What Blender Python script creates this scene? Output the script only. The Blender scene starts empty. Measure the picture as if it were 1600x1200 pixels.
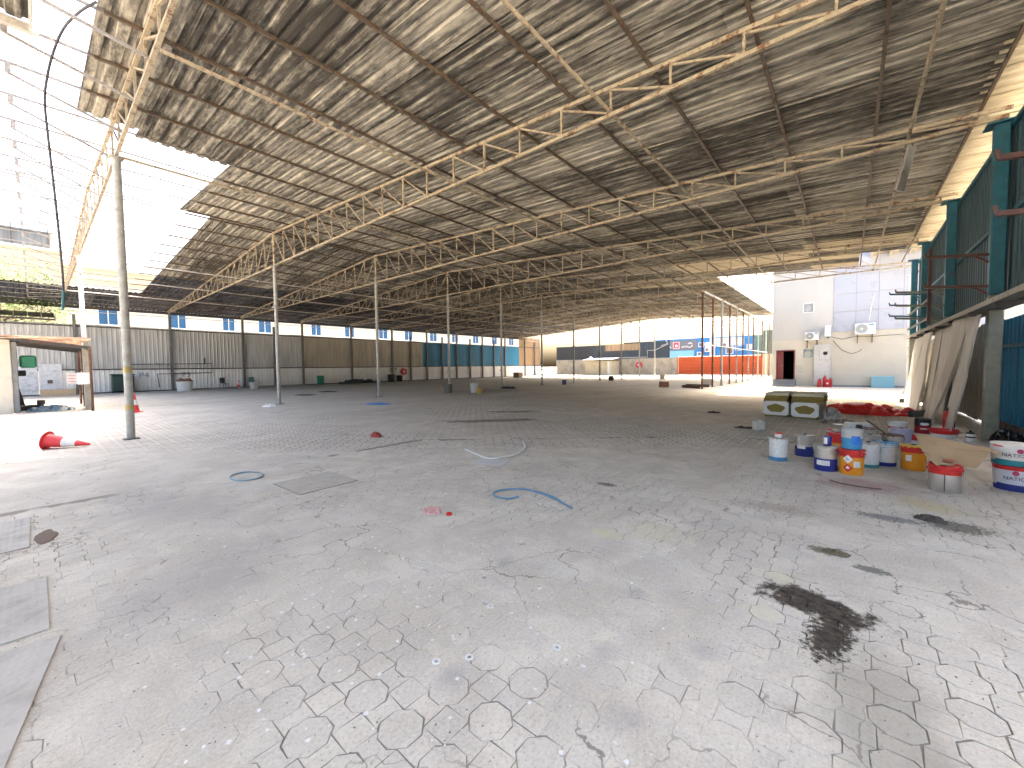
import bpy, math, random
import numpy as np
from mathutils import Vector, Matrix, noise

random.seed(11)
SC = bpy.context.scene
COL = SC.collection
# ------------------------------------------------------------------ camera
# world axes: X runs along the shed (purlins), Y across it (trusses), Z up
YAW, PITCH, ROLL, EYE = 0.6994, 0.0430, -0.0121, 1.65
cy_, sy_ = math.cos(YAW), math.sin(YAW)
fw = Vector((cy_, sy_, 0)); rt = Vector((sy_, -cy_, 0)); up = Vector((0, 0, 1))
f_ = fw * math.cos(PITCH) - up * math.sin(PITCH)
u_ = up * math.cos(PITCH) + fw * math.sin(PITCH)
c_, s_ = math.cos(ROLL), math.sin(ROLL)
cx, cyy = rt * c_ + u_ * s_, -rt * s_ + u_ * c_
cam = bpy.data.objects.new('camera', bpy.data.cameras.new('camera'))
COL.objects.link(cam)
M = Matrix.Identity(4)
for i in range(3):
    M[i][0], M[i][1], M[i][2] = cx[i], cyy[i], -f_[i]
M[2][3] = EYE
cam.matrix_world = M
cam.data.sensor_width = 36
cam.data.lens = 36 * 626.3 / 1600
cam.data.clip_start = 0.05
cam.data.clip_end = 2000
SC.camera = cam
# ------------------------------------------------------------------ sky, sun, exposure
SUN = Vector((0.72, 0.17, 1.0)).normalized()
w = bpy.data.worlds.new('World'); SC.world = w; w.use_nodes = True
nt = w.node_tree
sky = nt.nodes.new('ShaderNodeTexSky'); sky.sky_type = 'NISHITA'; sky.sun_disc = False
sky.sun_elevation = math.asin(SUN.z)
sky.sun_rotation = math.atan2(SUN.x, SUN.y)
sky.air_density = 1.0; sky.dust_density = 10.0; sky.ozone_density = 1.0
bg = nt.nodes['Background']; bg.inputs['Strength'].default_value = 0.15
nt.links.new(sky.outputs[0], bg.inputs[0])
sl = bpy.data.lights.new('sun', 'SUN'); sl.energy = 2.2; sl.angle = math.radians(0.53); sl.color = (1, .95, .87)
so = bpy.data.objects.new('sun', sl); COL.objects.link(so)
so.rotation_euler = (-SUN).to_track_quat('-Z', 'Y').to_euler()
so.location = (0, 0, 60)
vs = SC.view_settings
vs.view_transform = 'Standard'; vs.look = 'None'; vs.gamma = 1; vs.exposure = 3.12
vs.use_white_balance = True; vs.white_balance_temperature = 6950; vs.white_balance_tint = 10
SC.render.engine = 'CYCLES'
cy = SC.cycles
cy.max_bounces = 7; cy.diffuse_bounces = 4; cy.use_adaptive_sampling = True; cy.adaptive_threshold = .035; cy.glossy_bounces = 3; cy.transmission_bounces = 4
cy.transparent_max_bounces = 6; cy.sample_clamp_indirect = 6; cy.caustics_reflective = False; cy.caustics_refractive = False
cy.use_denoising = True
try:
    cy.denoiser = 'OPENIMAGEDENOISE'
except Exception:
    pass

# ------------------------------------------------------------------ material helpers
class NG:
    def __init__(s, name):
        s.m = bpy.data.materials.new(name); s.m.use_nodes = True
        s.t = s.m.node_tree; s.b = s.t.nodes['Principled BSDF']
        s.out = s.t.nodes['Material Output']
        s.pos_ = None
    def n(s, typ, ins=None, **kw):
        x = s.t.nodes.new(typ)
        for k, v in kw.items(): setattr(x, k, v)
        for k, v in (ins or {}).items():
            if hasattr(v, 'is_linked') or hasattr(v, 'links'): s.t.links.new(v, x.inputs[k])
            else: x.inputs[k].default_value = v
        return x
    def pos(s):
        if not s.pos_: s.pos_ = s.n('ShaderNodeNewGeometry')
        return s.pos_.outputs['Position']
    def noise(s, scale, vec=None, detail=4, rough=.55, dist=0, stretch=None):
        v = vec or s.pos()
        if stretch:
            v = s.n('ShaderNodeMapping', {'Vector': v, 'Scale': stretch}).outputs[0]
        return s.n('ShaderNodeTexNoise', {'Vector': v, 'Scale': scale, 'Detail': detail, 'Roughness': rough, 'Distortion': dist}).outputs['Fac']
    def ramp(s, f, a, b, lo=0., hi=1.):
        return s.n('ShaderNodeMapRange', {'Value': f, 'From Min': a, 'From Max': b, 'To Min': lo, 'To Max': hi}, interpolation_type='SMOOTHSTEP').outputs[0]
    def math(s, op, a, b=0., c=None):
        d = {0: a, 1: b}
        if c is not None: d[2] = c
        return s.n('ShaderNodeMath', d, operation=op).outputs[0]
    def mix(s, f, a, b, bt='MIX'):
        def c(v): return (*v, 1) if isinstance(v, tuple) and len(v) == 3 else v
        x = s.n('ShaderNodeMix', None, data_type='RGBA', blend_type=bt)
        for i, v in ((0, f), (6, c(a)), (7, c(b))):
            if hasattr(v, 'links'): s.t.links.new(v, x.inputs[i])
            else: x.inputs[i].default_value = v
        return x.outputs[2]
    def set(s, color=None, rough=None, metal=None, bump=None, bdist=.01, bstr=.5, **kw):
        L = s.t.links.new
        def st(k, v):
            if hasattr(v, 'links'): L(v, s.b.inputs[k])
            else: s.b.inputs[k].default_value = (*v, 1) if isinstance(v, tuple) and len(v) == 3 else v
        if color is not None: st('Base Color', color)
        if rough is not None: st('Roughness', rough)
        if metal is not None: st('Metallic', metal)
        for k, v in kw.items(): st(k, v)
        if bump is not None:
            b = s.n('ShaderNodeBump', {'Height': bump, 'Distance': bdist, 'Strength': bstr})
            L(b.outputs[0], s.b.inputs['Normal'])
        return s.m

MATS = {}
def plain(name, col, rough=.6, metal=0., dirt=.25, dirtcol=(.08, .07, .06), scale=6., spec=None):
    """painted / plastic surface with grime and slight colour drift"""
    if name in MATS: return MATS[name]
    g = NG(name)
    d = g.ramp(g.noise(scale, detail=6, rough=.65), .42, .75, 0, dirt)
    v = g.mix(g.ramp(g.noise(scale * .3), .3, .7, 0, .35), col, tuple(min(1, c * .8) for c in col))
    c = g.mix(d, v, dirtcol)
    r = g.ramp(g.noise(scale * 3), .3, .7, max(.05, rough - .1), min(1, rough + .12))
    MATS[name] = g.set(c, r, metal, bump=g.noise(scale * 8), bdist=.002, bstr=.25)
    return MATS[name]

def rusty(name, col, amount=.5, rust=(.16, .055, .018), dark=(.06, .03, .018), rough=.65, scale=2.4):
    if name in MATS: return MATS[name]
    g = NG(name)
    n1 = g.noise(scale, detail=8, rough=.7)
    n2 = g.noise(scale * 7, detail=6, rough=.7)
    k = g.math('ADD', g.math('MULTIPLY', n1, .7), g.math('MULTIPLY', n2, .3))
    f = g.ramp(k, .62 - .25 * amount, .72 - .22 * amount, 0, .9)
    rc = g.mix(g.ramp(n2, .35, .65), dark, rust)
    c = g.mix(f, g.mix(g.ramp(g.noise(scale * 3), .35, .7, 0, .5), col, tuple(x * .55 for x in col)), rc)
    MATS[name] = g.set(c, g.ramp(f, 0, 1, rough - .15, .9), 0., bump=n2, bdist=.003, bstr=.4)
    return MATS[name]

def sheetmat(name, light, grey, soot, amount=.5, along='y', per_sheet=True, rust=.0, w=1.035, l=6.3):
    """weathered corrugated steel: soot and stains that run along the ribs, each sheet a little different"""
    if name in MATS: return MATS[name]
    g = NG(name)
    st = {'y': (6.5, .16, 6.5), 'z': (4, 4, .25)}[along]
    n1 = g.noise(1.15, detail=7, rough=.68, stretch=st)
    n2 = g.noise(1., detail=7, rough=.74, dist=.3, stretch=(9., 2.6, 9.)) if per_sheet else g.noise(5.5, detail=7, rough=.78, dist=.6)
    n3 = g.noise(.16, detail=3)
    sep = g.n('ShaderNodeSeparateXYZ', {0: g.pos()})
    fx = g.math('FLOOR', g.math('DIVIDE', g.math('ADD', sep.outputs[0], -1.93 + 300 * w), w))
    fy = g.math('FLOOR', g.math('DIVIDE', g.math('ADD', sep.outputs[1], 200), l))
    wn = g.n('ShaderNodeTexWhiteNoise', {0: g.n('ShaderNodeCombineXYZ', {0: fx, 1: fy}).outputs[0]}, noise_dimensions='3D')
    k = g.math('ADD', g.math('MULTIPLY', n1, .50), g.math('MULTIPLY', n2, .34))
    k = g.math('ADD', k, g.math('MULTIPLY', n3, .22))
    k = g.math('ADD', k, g.math('ADD', g.math('MULTIPLY', wn.outputs[0], .09 if per_sheet else .0), .04 if per_sheet else 0.))
    f = g.ramp(k, .74 - .24 * amount if per_sheet else .765 - .2 * amount, .84 - .13 * amount if per_sheet else .80 - .13 * amount, 0, .96)
    base = g.mix(g.ramp(g.noise(2.2, stretch=st), .3, .7), light, grey)
    if rust: base = g.mix(g.ramp(g.noise(.9, detail=6, rough=.7), .5, .7, 0, rust), base, (.26, .12, .05))
    c = g.mix(f, base, g.mix(g.ramp(n2, .3, .7), soot, tuple(x * 2.2 for x in soot)))
    MATS[name] = g.set(c, g.ramp(f, 0, 1, .5, .95), 0., bump=n2, bdist=.004, bstr=.35)
    return MATS[name]

# ------------------------------------------------------------------ mesh helpers
class MB:
    def __init__(s): s.v = []; s.f = []; s.mi = []
    def add(s, vs, fs, mi=0):
        o = len(s.v); s.v += [tuple(p) for p in vs]
        s.f += [tuple(i + o for i in f) for f in fs]; s.mi += [mi] * len(fs); return s
    def box(s, x0, x1, y0, y1, z0, z1, mi=0):
        v = [(x, y, z) for z in (z0, z1) for y in (y0, y1) for x in (x0, x1)]
        return s.add(v, [(0, 2, 3, 1), (4, 5, 7, 6), (0, 1, 5, 4), (2, 6, 7, 3), (0, 4, 6, 2), (1, 3, 7, 5)], mi)
    def bevbox(s, x0, x1, y0, y1, z0, z1, b=.01, mi=0):
        rings = [(z0, b), (z0 + b, 0), (z1 - b, 0), (z1, b)]
        v = []
        for z, k in rings:
            X0, X1, Y0, Y1 = x0 + k, x1 - k, y0 + k, y1 - k
            c = b
            v += [(X0 + c, Y0, z), (X1 - c, Y0, z), (X1, Y0 + c, z), (X1, Y1 - c, z), (X1 - c, Y1, z), (X0 + c, Y1, z), (X0, Y1 - c, z), (X0, Y0 + c, z)]
        f = [tuple(range(7, -1, -1)), tuple(range(24, 32))]
        for r in range(3):
            for i in range(8):
                j = (i + 1) % 8; f.append((r * 8 + i, r * 8 + j, r * 8 + 8 + j, r * 8 + 8 + i))
        return s.add(v, f, mi)
    def beam(s, a, b, wd, ht, mi=0, upv=(0, 0, 1)):
        a, b = Vector(a), Vector(b); d = (b - a).normalized(); u = Vector(upv)
        if abs(d.dot(u)) > .98: u = Vector((1, 0, 0))
        x = d.cross(u).normalized() * wd / 2; y = x.cross(d).normalized() * ht / 2
        v = [p + i * x + j * y for p in (a, b) for i, j in ((-1, -1), (1, -1), (1, 1), (-1, 1))]
        return s.add(v, [(0, 1, 2, 3), (7, 6, 5, 4), (0, 4, 5, 1), (1, 5, 6, 2), (2, 6, 7, 3), (3, 7, 4, 0)], mi)
    def cyl(s, a, b, r0, r1=None, n=10, mi=0, caps=True):
        r1 = r0 if r1 is None else r1
        a, b = Vector(a), Vector(b); d = (b - a).normalized()
        u = Vector((0, 0, 1)) if abs(d.z) < .95 else Vector((1, 0, 0))
        x = d.cross(u).normalized(); y = d.cross(x)
        v = []
        for p, r in ((a, r0), (b, r1)):
            v += [p + (x * math.cos(t) + y * math.sin(t)) * r for t in (2 * math.pi * i / n for i in range(n))]
        f = [(i, (i + 1) % n, n + (i + 1) % n, n + i) for i in range(n)]
        if caps: f += [tuple(range(n - 1, -1, -1)), tuple(range(n, 2 * n))]
        return s.add(v, f, mi)
    def tube(s, pts, r, n=7, mi=0):
        pts = [Vector(p) for p in pts]; v = []; f = []
        prev = None
        for i, p in enumerate(pts):
            d = (pts[min(i + 1, len(pts) - 1)] - pts[max(i - 1, 0)]).normalized()
            if prev is None:
                u = Vector((0, 0, 1)) if abs(d.z) < .9 else Vector((1, 0, 0))
                x = d.cross(u).normalized()
            else: x = (prev - d * prev.dot(d)).normalized()
            prev = x; y = d.cross(x)
            rr = r[i] if isinstance(r, (list, tuple)) else r
            v += [p + (x * math.cos(t) + y * math.sin(t)) * rr for t in (2 * math.pi * k / n for k in range(n))]
            if i:
                for k in range(n):
                    j = (k + 1) % n; f.append(((i - 1) * n + k, (i - 1) * n + j, i * n + j, i * n + k))
        f += [tuple(range(n - 1, -1, -1)), tuple(range((len(pts) - 1) * n, len(pts) * n))]
        return s.add(v, f, mi)
    def lathe(s, prof, n=24, c=(0, 0, 0), mi=None, sx=1, sy=1, cap=(True, True)):
        """prof: (radius, z[, material of the band above])"""
        v = []
        for p in prof:
            v += [(c[0] + sx * p[0] * math.cos(2 * math.pi * i / n), c[1] + sy * p[0] * math.sin(2 * math.pi * i / n), c[2] + p[1]) for i in range(n)]
        o = len(s.v); s.v += v
        for k in range(len(prof) - 1):
            m = prof[k][2] if len(prof[k]) > 2 else (mi or 0)
            for i in range(n):
                j = (i + 1) % n
                s.f.append((o + k * n + i, o + k * n + j, o + k * n + n + j, o + k * n + n + i)); s.mi.append(m)
        if cap[0]: s.f.append(tuple(o + i for i in range(n - 1, -1, -1))); s.mi.append(prof[0][2] if len(prof[0]) > 2 else 0)
        if cap[1]: s.f.append(tuple(o + (len(prof) - 1) * n + i for i in range(n))); s.mi.append(prof[-1][2] if len(prof[-1]) > 2 else 0)
        return s
    def mesh(s, name, mats, smooth=False):
        me = bpy.data.meshes.new(name); me.from_pydata(s.v, [], s.f)
        for m in (mats if isinstance(mats, (list, tuple)) else [mats]): me.materials.append(m)
        me.polygons.foreach_set('material_index', s.mi)
        if smooth:
            me.polygons.foreach_set('use_smooth', [True] * len(me.polygons))
            try: me.set_sharp_from_angle(angle=math.radians(35))
            except Exception: pass
        me.update(); return me
    def build(s, name, mats, parent=None, smooth=False, loc=None):
        return put(name, s.mesh(name, mats, smooth), parent, loc)

def put(name, me, parent=None, loc=None, rot=None):
    o = bpy.data.objects.new(name, me); COL.objects.link(o)
    if parent is not None:
        o.parent = parent
    if loc is not None: o.location = loc
    if rot is not None: o.rotation_euler = rot
    return o
def tag(o, label=None, cat=None, group=None, kind=None):
    for k, v in (('label', label), ('category', cat), ('group', group), ('kind', kind)):
        if v: o[k] = v
    return o
def thing(name, label, cat, loc=(0, 0, 0), rz=0, group=None):
    o = bpy.data.objects.new(name, None); COL.objects.link(o); o.empty_display_size = .1
    o.location = loc; o.rotation_euler = (0, 0, rz)
    return tag(o, label, cat, group)
ORD = ['first', 'second', 'third', 'fourth', 'fifth', 'sixth', 'seventh', 'eighth', 'ninth', 'tenth', 'eleventh', 'twelfth', 'thirteenth', 'fourteenth']

def rib_sheet(w, l, pitch=.25, depth=.032, segs=1, flat=.60, warp=0., seed=0, lip=0.):
    """trapezoidal sheet in local x (width) / y (length), ribs rising to +z"""
    rnd = random.Random(seed)
    xs = []
    n = max(1, round(w / pitch)); p = w / n
    for i in range(n):
        xs += [(i * p, 0), (i * p + p * flat, 0), (i * p + p * (flat + .09), depth), (i * p + p * .91, depth)]
    xs.append((w, 0))
    if lip: xs.append((w, -lip))
    mb = MB(); v = []; f = []
    for j in range(segs + 1):
        dz = rnd.uniform(-warp, warp)
        for x, z in xs: v.append((x, l * j / segs, z + dz))
    k = len(xs)
    for j in range(segs):
        for i in range(k - 1): f.append((j * k + i, j * k + i + 1, (j + 1) * k + i + 1, (j + 1) * k + i))
    return mb.add(v, f)

# ------------------------------------------------------------------ colours
PI = math.pi
TRUSS = rusty('truss paint', (.385, .325, .23), .5, scale=5)
TRUSS_R = rusty('rusted steel', (.17, .11, .065), .9)
PURLIN = rusty('purlin steel', (.12, .088, .06), .5, rust=(.12, .05, .02), scale=6)
POST = rusty('post paint', (.36, .36, .33), .25)
POSTW = rusty('white post paint', (.6, .6, .57), .3)
BARE = rusty('pale steel', (.50, .47, .42), .25, scale=5)
ROOF = sheetmat('roof sheet', (.57, .525, .425), (.31, .285, .24), (.022, .019, .016), 1.06)
ROOFC = sheetmat('cleaner outside-lit roof sheet', (.56, .49, .35), (.46, .39, .26), (.10, .075, .045), .4, rust=.25)  # cleaner steel, with the eave's outside light put into the colour
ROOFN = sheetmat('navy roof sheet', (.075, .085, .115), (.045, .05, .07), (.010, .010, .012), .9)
SKYP = rusty('glare-paled purlin', (.24, .225, .21), .3, scale=5)  # open-bay steel; pale sky glare is mixed into the colour
WALLG = sheetmat('grey wall sheet', (.52, .525, .52), (.38, .385, .385), (.12, .12, .12), .35, 'z', False)
WALLT = sheetmat('tan wall sheet', (.47, .435, .36), (.35, .32, .26), (.10, .09, .075), .35, 'z', False)
WALLW = sheetmat('white wall sheet', (.82, .81, .78), (.72, .71, .68), (.16, .14, .12), .15, 'z', False, rust=.15)
WALLB = sheetmat('blue wall sheet', (.012, .20, .38), (.008, .15, .30), (.01, .04, .07), .2, 'z', False)
TEAL = sheetmat('dark teal sheet', (.03, .082, .105), (.02, .06, .08), (.012, .024, .03), .3, 'z', False)
BRIGHTB = sheetmat('bright blue sheet', (.012, .24, .44), (.008, .17, .34), (.02, .06, .09), .2, 'z', False)
WOOD = sheetmat('brown board', (.36, .24, .13), (.24, .15, .08), (.06, .04, .025), .4, 'z', False)
BLUECOL = rusty('blue column paint', (.013, .13, .19), .2)
DARKST = rusty('dark steel', (.05, .05, .05), .4)
STEEL = plain('galvanised', (.45, .45, .44), .4, .6, .3)
CONC = plain('rough concrete', (.42, .40, .36), .9, 0, .45, (.12, .10, .08), 3)

# ------------------------------------------------------------------ ground with block paving
P_ = .29                                  # paving module
def ground_mat():
    g = NG('paving and dust')
    pos = g.pos()
    sep = g.n('ShaderNodeSeparateXYZ', {0: pos})
    isl = g.pos_.outputs['Random Per Island']
    oi = g.n('ShaderNodeObjectInfo').outputs['Random']
    rnd = g.math('FRACT', g.math('ADD', isl, oi))
    big = g.noise(.22, detail=5, rough=.6)
    mid = g.noise(1.7, detail=7, rough=.65, dist=.4)
    fine = g.noise(17, detail=8, rough=.75)
    speck = g.noise(55, detail=5, rough=.75)
    grain = g.noise(120, detail=3)
    c = g.mix(g.ramp(mid, .32, .68), (.535, .488, .412), (.68, .634, .548))
    c = g.mix(g.ramp(rnd, 0, 1, 0, .24), c, (.38, .375, .365))
    c = g.mix(g.ramp(big, .36, .66, 0, .26), c, (.37, .345, .30))
    c = g.mix(g.ramp(fine, .52, .78, 0, .40), c, (.30, .28, .25))
    c = g.mix(g.ramp(speck, .52, .66, 0, .5), c, (.30, .275, .24))
    c = g.mix(g.ramp(speck, .47, .36, 0, .4), c, (.74, .71, .65))
    c = g.mix(g.ramp(g.noise(5.2, detail=7, rough=.75, dist=1.2), .58, .74, 0, .36), c, (.34, .33, .32))
    # wheel grime streaks along the shed, oily farther in
    st = g.noise(.5, stretch=(.25, 1.6, 1), detail=6, rough=.7)
    far = g.ramp(g.math('ADD', sep.outputs[0], sep.outputs[1]), 9, 30)
    c = g.mix(g.math('MULTIPLY', g.ramp(st, .46, .72, 0, .42), far), c, (.30, .27, .225))
    dv = g.n('ShaderNodeVectorMath', {0: pos, 1: g.n('ShaderNodeVectorMath', {0: g.n('ShaderNodeTexNoise', {'Vector': pos, 'Scale': 3., 'Detail': 5.}).outputs['Color'], 1: (.5, .5, .5)}, operation='MULTIPLY').outputs[0]}, operation='ADD').outputs[0]
    ck = g.n('ShaderNodeTexVoronoi', {'Vector': dv, 'Scale': 1.5}, feature='DISTANCE_TO_EDGE').outputs['Distance']
    c = g.mix(g.math('MULTIPLY', g.ramp(ck, .004, .011, .8, 0), g.ramp(g.noise(.8, detail=4), .46, .6)), c, (.20, .165, .135))
    # grit in the low joints: brown sand
    low = g.ramp(sep.outputs[2], -.0040, -.0018, 1, 0)
    c = g.mix(g.math('MULTIPLY', low, .85), c, g.mix(fine, (.17, .14, .115), (.30, .26, .22)))
    # joints of the paving where the blocks are too far to build: same module
    fx = g.math('ABSOLUTE', g.math('SUBTRACT', g.math('FRACT', g.math('DIVIDE', sep.outputs[0], P_)), .5))
    fy = g.math('ABSOLUTE', g.math('SUBTRACT', g.math('FRACT', g.math('DIVIDE', g.math('SUBTRACT', sep.outputs[1], .24), P_)), .5))
    sd = g.math('MAXIMUM', g.math('MAXIMUM', fx, fy), g.math('MULTIPLY', g.math('ADD', fx, fy), .7071))
    jl = g.math('ABSOLUTE', g.math('SUBTRACT', sd, .34))
    d2 = g.math('ADD', g.math('MULTIPLY', sep.outputs[0], cy_), g.math('MULTIPLY', sep.outputs[1], sy_))
    jm = g.math('MULTIPLY', g.ramp(jl, .014, .05, 1, 0), g.ramp(d2, 7.6, 8.6))
    jm = g.math('MULTIPLY', jm, g.ramp(g.noise(.35, detail=4), .34, .56, .25, 1.))
    c = g.mix(jm, c, (.17, .145, .12))
    SN = {q: g.noise(q, detail=6, rough=.7) for q in (2., 5., 9., 24.)}
    def stain(c, x, y, rx, ry, a, col, amt=.9, nscale=6., dist=.9, edge=.35):
        if min(rx, ry) < .13: nscale, dist = 24., dist * 1.3
        v = g.n('ShaderNodeMapping', {'Vector': pos, 'Location': (x, y, 0), 'Rotation': (0, 0, a), 'Scale': (rx, ry, 1000)}, vector_type='TEXTURE').outputs[0]
        ln = g.n('ShaderNodeVectorMath', {0: v}, operation='LENGTH').outputs['Value']
        k = g.math('ADD', ln, g.math('MULTIPLY', g.math('SUBTRACT', SN[min(SN, key=lambda q: abs(q - nscale))], .5), dist * 2))
        return g.mix(g.ramp(k, 1 - edge, 1 + edge * .3, amt, 0), c, col)
    oil = g.mix(g.ramp(fine, .35, .65), (.010, .008, .006), (.085, .066, .048))
    c = stain(c, 2.45, -.15, .75, .28, .1, (.27, .25, .205), .6, 3, .7, .7)
    c = stain(c, 3.38, .17, .19, .37, -.15, oil, .96, 9, 1.15, .34)
    c = stain(c, 3.03, .06, .31, .12, -.15, oil, .96, 9, 1.15, .34)
    c = stain(c, 3.66, .38, .12, .14, 0, (.62, .58, .34), .26, 9, .7, .6)
    c = stain(c, 3.05, .42, .09, .12, 0, (.60, .57, .34), .28, 9, .7, .5)
    c = stain(c, 3.9, 1.45, .25, .3, 0, (.60, .57, .34), .35, 5, .7, .7)
    c = stain(c, 3.55, 1.8, .12, .2, 0, (.62, .60, .33), .45, 5, .7, .7)
    c = stain(c, 7.1, -.15, .42, .62, .3, (.33, .19, .20), .62, 5, .9, .7)
    c = stain(c, 6.55, -.72, .38, .26, .7, (.55, .46, .25), .6, 5, .9, .7)
    c = stain(c, 5.85, -.86, .20, .26, .2, (.11, .095, .07), .8, 24, 1.4)
    c = stain(c, 5.75, -.35, .12, .30, 0, (.13, .135, .14), .7, 7, 1.1)
    c = stain(c, 4.41, .13, .09, .16, 0, (.13, .12, .08), .8, 9, .9)
    c = stain(c, 4.22, -.16, .07, .12, 0, (.12, .12, .10), .8, 9, .9)
    c = stain(c, 5.4, .62, .2, .45, .1, (.26, .19, .15), .45, 24, 1.6, .6)
    c = stain(c, 5.05, 2.55, .08, .16, 0, (.10, .085, .07), .75, 9, .9)
    c = stain(c, .75, 3.9, 1.0, .55, .5, (.36, .34, .32), .5, 2.4, .8, .7)
    c = stain(c, 1.0, 6.5, .55, 1.8, .25, (.37, .35, .33), .45, 1.6, .8, .7)
    c = stain(c, 9.0, 8.4, .4, 1.6, .8, (.10, .085, .07), .7, 2.5, 1.2, .5)
    c = stain(c, 11.2, 9.5, .25, 1.2, .6, (.09, .08, .07), .7, 3, 1.2, .5)
    c = stain(c, 20, 20, 4., 3, 0, (.28, .25, .20), .45, .6, .9, .7)
    for (x, y, rx, ry) in ((2.42, .62, .12, .1), (2.05, 1.05, .1, .09), (1.72, .78, .09, .11), (2.75, 1.15, .08, .1), (1.35, 1.6, .13, .09), (2.5, 2.2, .11, .08)):
        c = stain(c, x, y, rx, ry, .4, (.26, .265, .275), .34, 10, .7, .8)
    # white paint drips, mostly near the left foreground
    vor = g.n('ShaderNodeTexVoronoi', {'Vector': pos, 'Scale': 7.}, feature='F1')
    dr = g.math('ADD', vor.outputs['Distance'], g.math('MULTIPLY', g.noise(40, detail=3), .18))
    area = g.n('ShaderNodeMapping', {'Vector': pos, 'Location': (1.1, 2.1, 0), 'Scale': (1.5, 1.5, 1000)}, vector_type='TEXTURE').outputs[0]
    area = g.ramp(g.n('ShaderNodeVectorMath', {0: area}, operation='LENGTH').outputs['Value'], .5, 1.3, 1, .12)
    c = g.mix(g.math('MULTIPLY', g.ramp(dr, .145, .175, .85, 0), area), c, (.78, .78, .76))
    h = g.math('ADD', g.math('MULTIPLY', fine, .7), g.math('MULTIPLY', grain, .3))
    return g.set(c, g.ramp(fine, .3, .7, .82, .95), 0., bump=h, bdist=.008, bstr=.8, **{'Specular IOR Level': .2})
GROUND = ground_mat()

ASPH_ADDED = plain('alley asphalt', (.07, .068, .065), .9, 0, .3)
tag(MB().add([(-60, 44.25, .006), (120, 44.25, .006), (120, 51.6, .006), (-60, 51.6, .006)], [(0, 1, 2, 3)]).build('added_alley', ASPH_ADDED), kind='structure')  # dark strip added behind the wall to cut bounce onto the roof
tag(MB().add([(57.5, -60, .006), (160, -60, .006), (160, 44.2, .006), (57.5, 44.2, .006)], [(0, 1, 2, 3)]).build('added_apron', plain('added apron asphalt', (.13, .125, .115), .9, 0, .3)), kind='structure')  # dark far paving added to weaken sunlit bounce under the roof
def fwd(x, y): return x * cy_ + y * sy_
def side(x, y): return x * sy_ - y * cy_
def paved(x, y, m=0.):
    d = fwd(x, y); s = side(x, y)
    return .75 - m < d < 9.2 + m and abs(s) < 1.36 * d + .5 + m and -.6 - m < x < 10.2 + m and -2.15 - m < y < 7.6 + m
def dust(x, y):
    n = noise.noise((x * .55 + 3, y * .55, 1.7)) + .5 * noise.noise((x * 1.7, y * 1.7, 4.2)) + .28 * noise.noise((x * 5.2, y * 5.2, 7.7))
    bias = -.55 + .55 * min(1, max(0, (y - .9) / 1.2)) - .35 * min(1, max(0, (x - 4.6) / 1.6))
    if y < .3 and x > 3.4: bias += .62
    k = min(1, max(0, (n + bias + .62) / .75))
    return -.0058 + .0049 * k * k * (3 - 2 * k) + .0016 * noise.noise((x * 7, y * 7, .3)) + .0012 * noise.noise((x * 17, y * 17, 2.3))
def ground_build():
    mb = MB(); st = .04
    X0, X1, Y0, Y1 = -1.5, 11.5, -3.5, 8.9
    nx, ny = round((X1 - X0) / st), round((Y1 - Y0) / st)
    v = []
    for j in range(ny + 1):
        for i in range(nx + 1):
            x, y = X0 + i * st, Y0 + j * st
            if i in (0, nx) or j in (0, ny): z = 0
            elif paved(x, y, 0): z = dust(x, y)
            else: z = .001 + .0012 * noise.noise((x * 2, y * 2, 0))
            v.append((x, y, z))
    f = [(j * (nx + 1) + i, j * (nx + 1) + i + 1, (j + 1) * (nx + 1) + i + 1, (j + 1) * (nx + 1) + i) for j in range(ny) for i in range(nx)]
    mb.add(v, f)
    R = 700
    mb.add([(-R, -R, 0), (R, -R, 0), (R, Y0, 0), (-R, Y0, 0)], [(0, 1, 2, 3)])
    mb.add([(-R, Y1, 0), (R, Y1, 0), (R, R, 0), (-R, R, 0)], [(0, 1, 2, 3)])
    mb.add([(-R, Y0, 0), (X0, Y0, 0), (X0, Y1, 0), (-R, Y1, 0)], [(0, 1, 2, 3)])
    mb.add([(X1, Y0, 0), (R, Y0, 0), (R, Y1, 0), (X1, Y1, 0)], [(0, 1, 2, 3)])
    o = mb.build('ground', GROUND, smooth=True); tag(o, kind='structure')
    return o
ground = ground_build()

def block(poly, rnd, h=.022, b=.005, j=.0026):
    pts = [(x + rnd.uniform(-j, j), y + rnd.uniform(-j, j)) for x, y in poly]
    n = len(pts); v = []
    for k, z in ((1., -h), (1., -.0030), (.962, 0)):
        v += [(x * k, y * k, z) for x, y in pts]
    f = [tuple(range(2 * n, 3 * n))]
    for r in range(2):
        for i in range(n):
            q = (i + 1) % n; f.append((r * n + i, r * n + q, (r + 1) * n + q, (r + 1) * n + i))
    return v, f
A_ = .0982; T_ = A_ * math.tan(PI / 8)
OCT = [(A_, -T_), (A_, T_), (T_, A_), (-T_, A_), (-A_, T_), (-A_, -T_), (-T_, -A_), (T_, -A_)]
SQ = [(.0715, -.067), (.0715, .067), (.067, .0715), (-.067, .0715), (-.0715, .067), (-.0715, -.067), (-.067, -.0715), (.067, -.0715)]
CU = [(.0437, -.043), (.0437, .043), (.068, .0705), (-.068, .0705), (-.0437, .043), (-.0437, -.043), (-.068, -.0705), (.068, -.0705)]
CV = [(-y, x) for x, y in CU]
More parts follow.
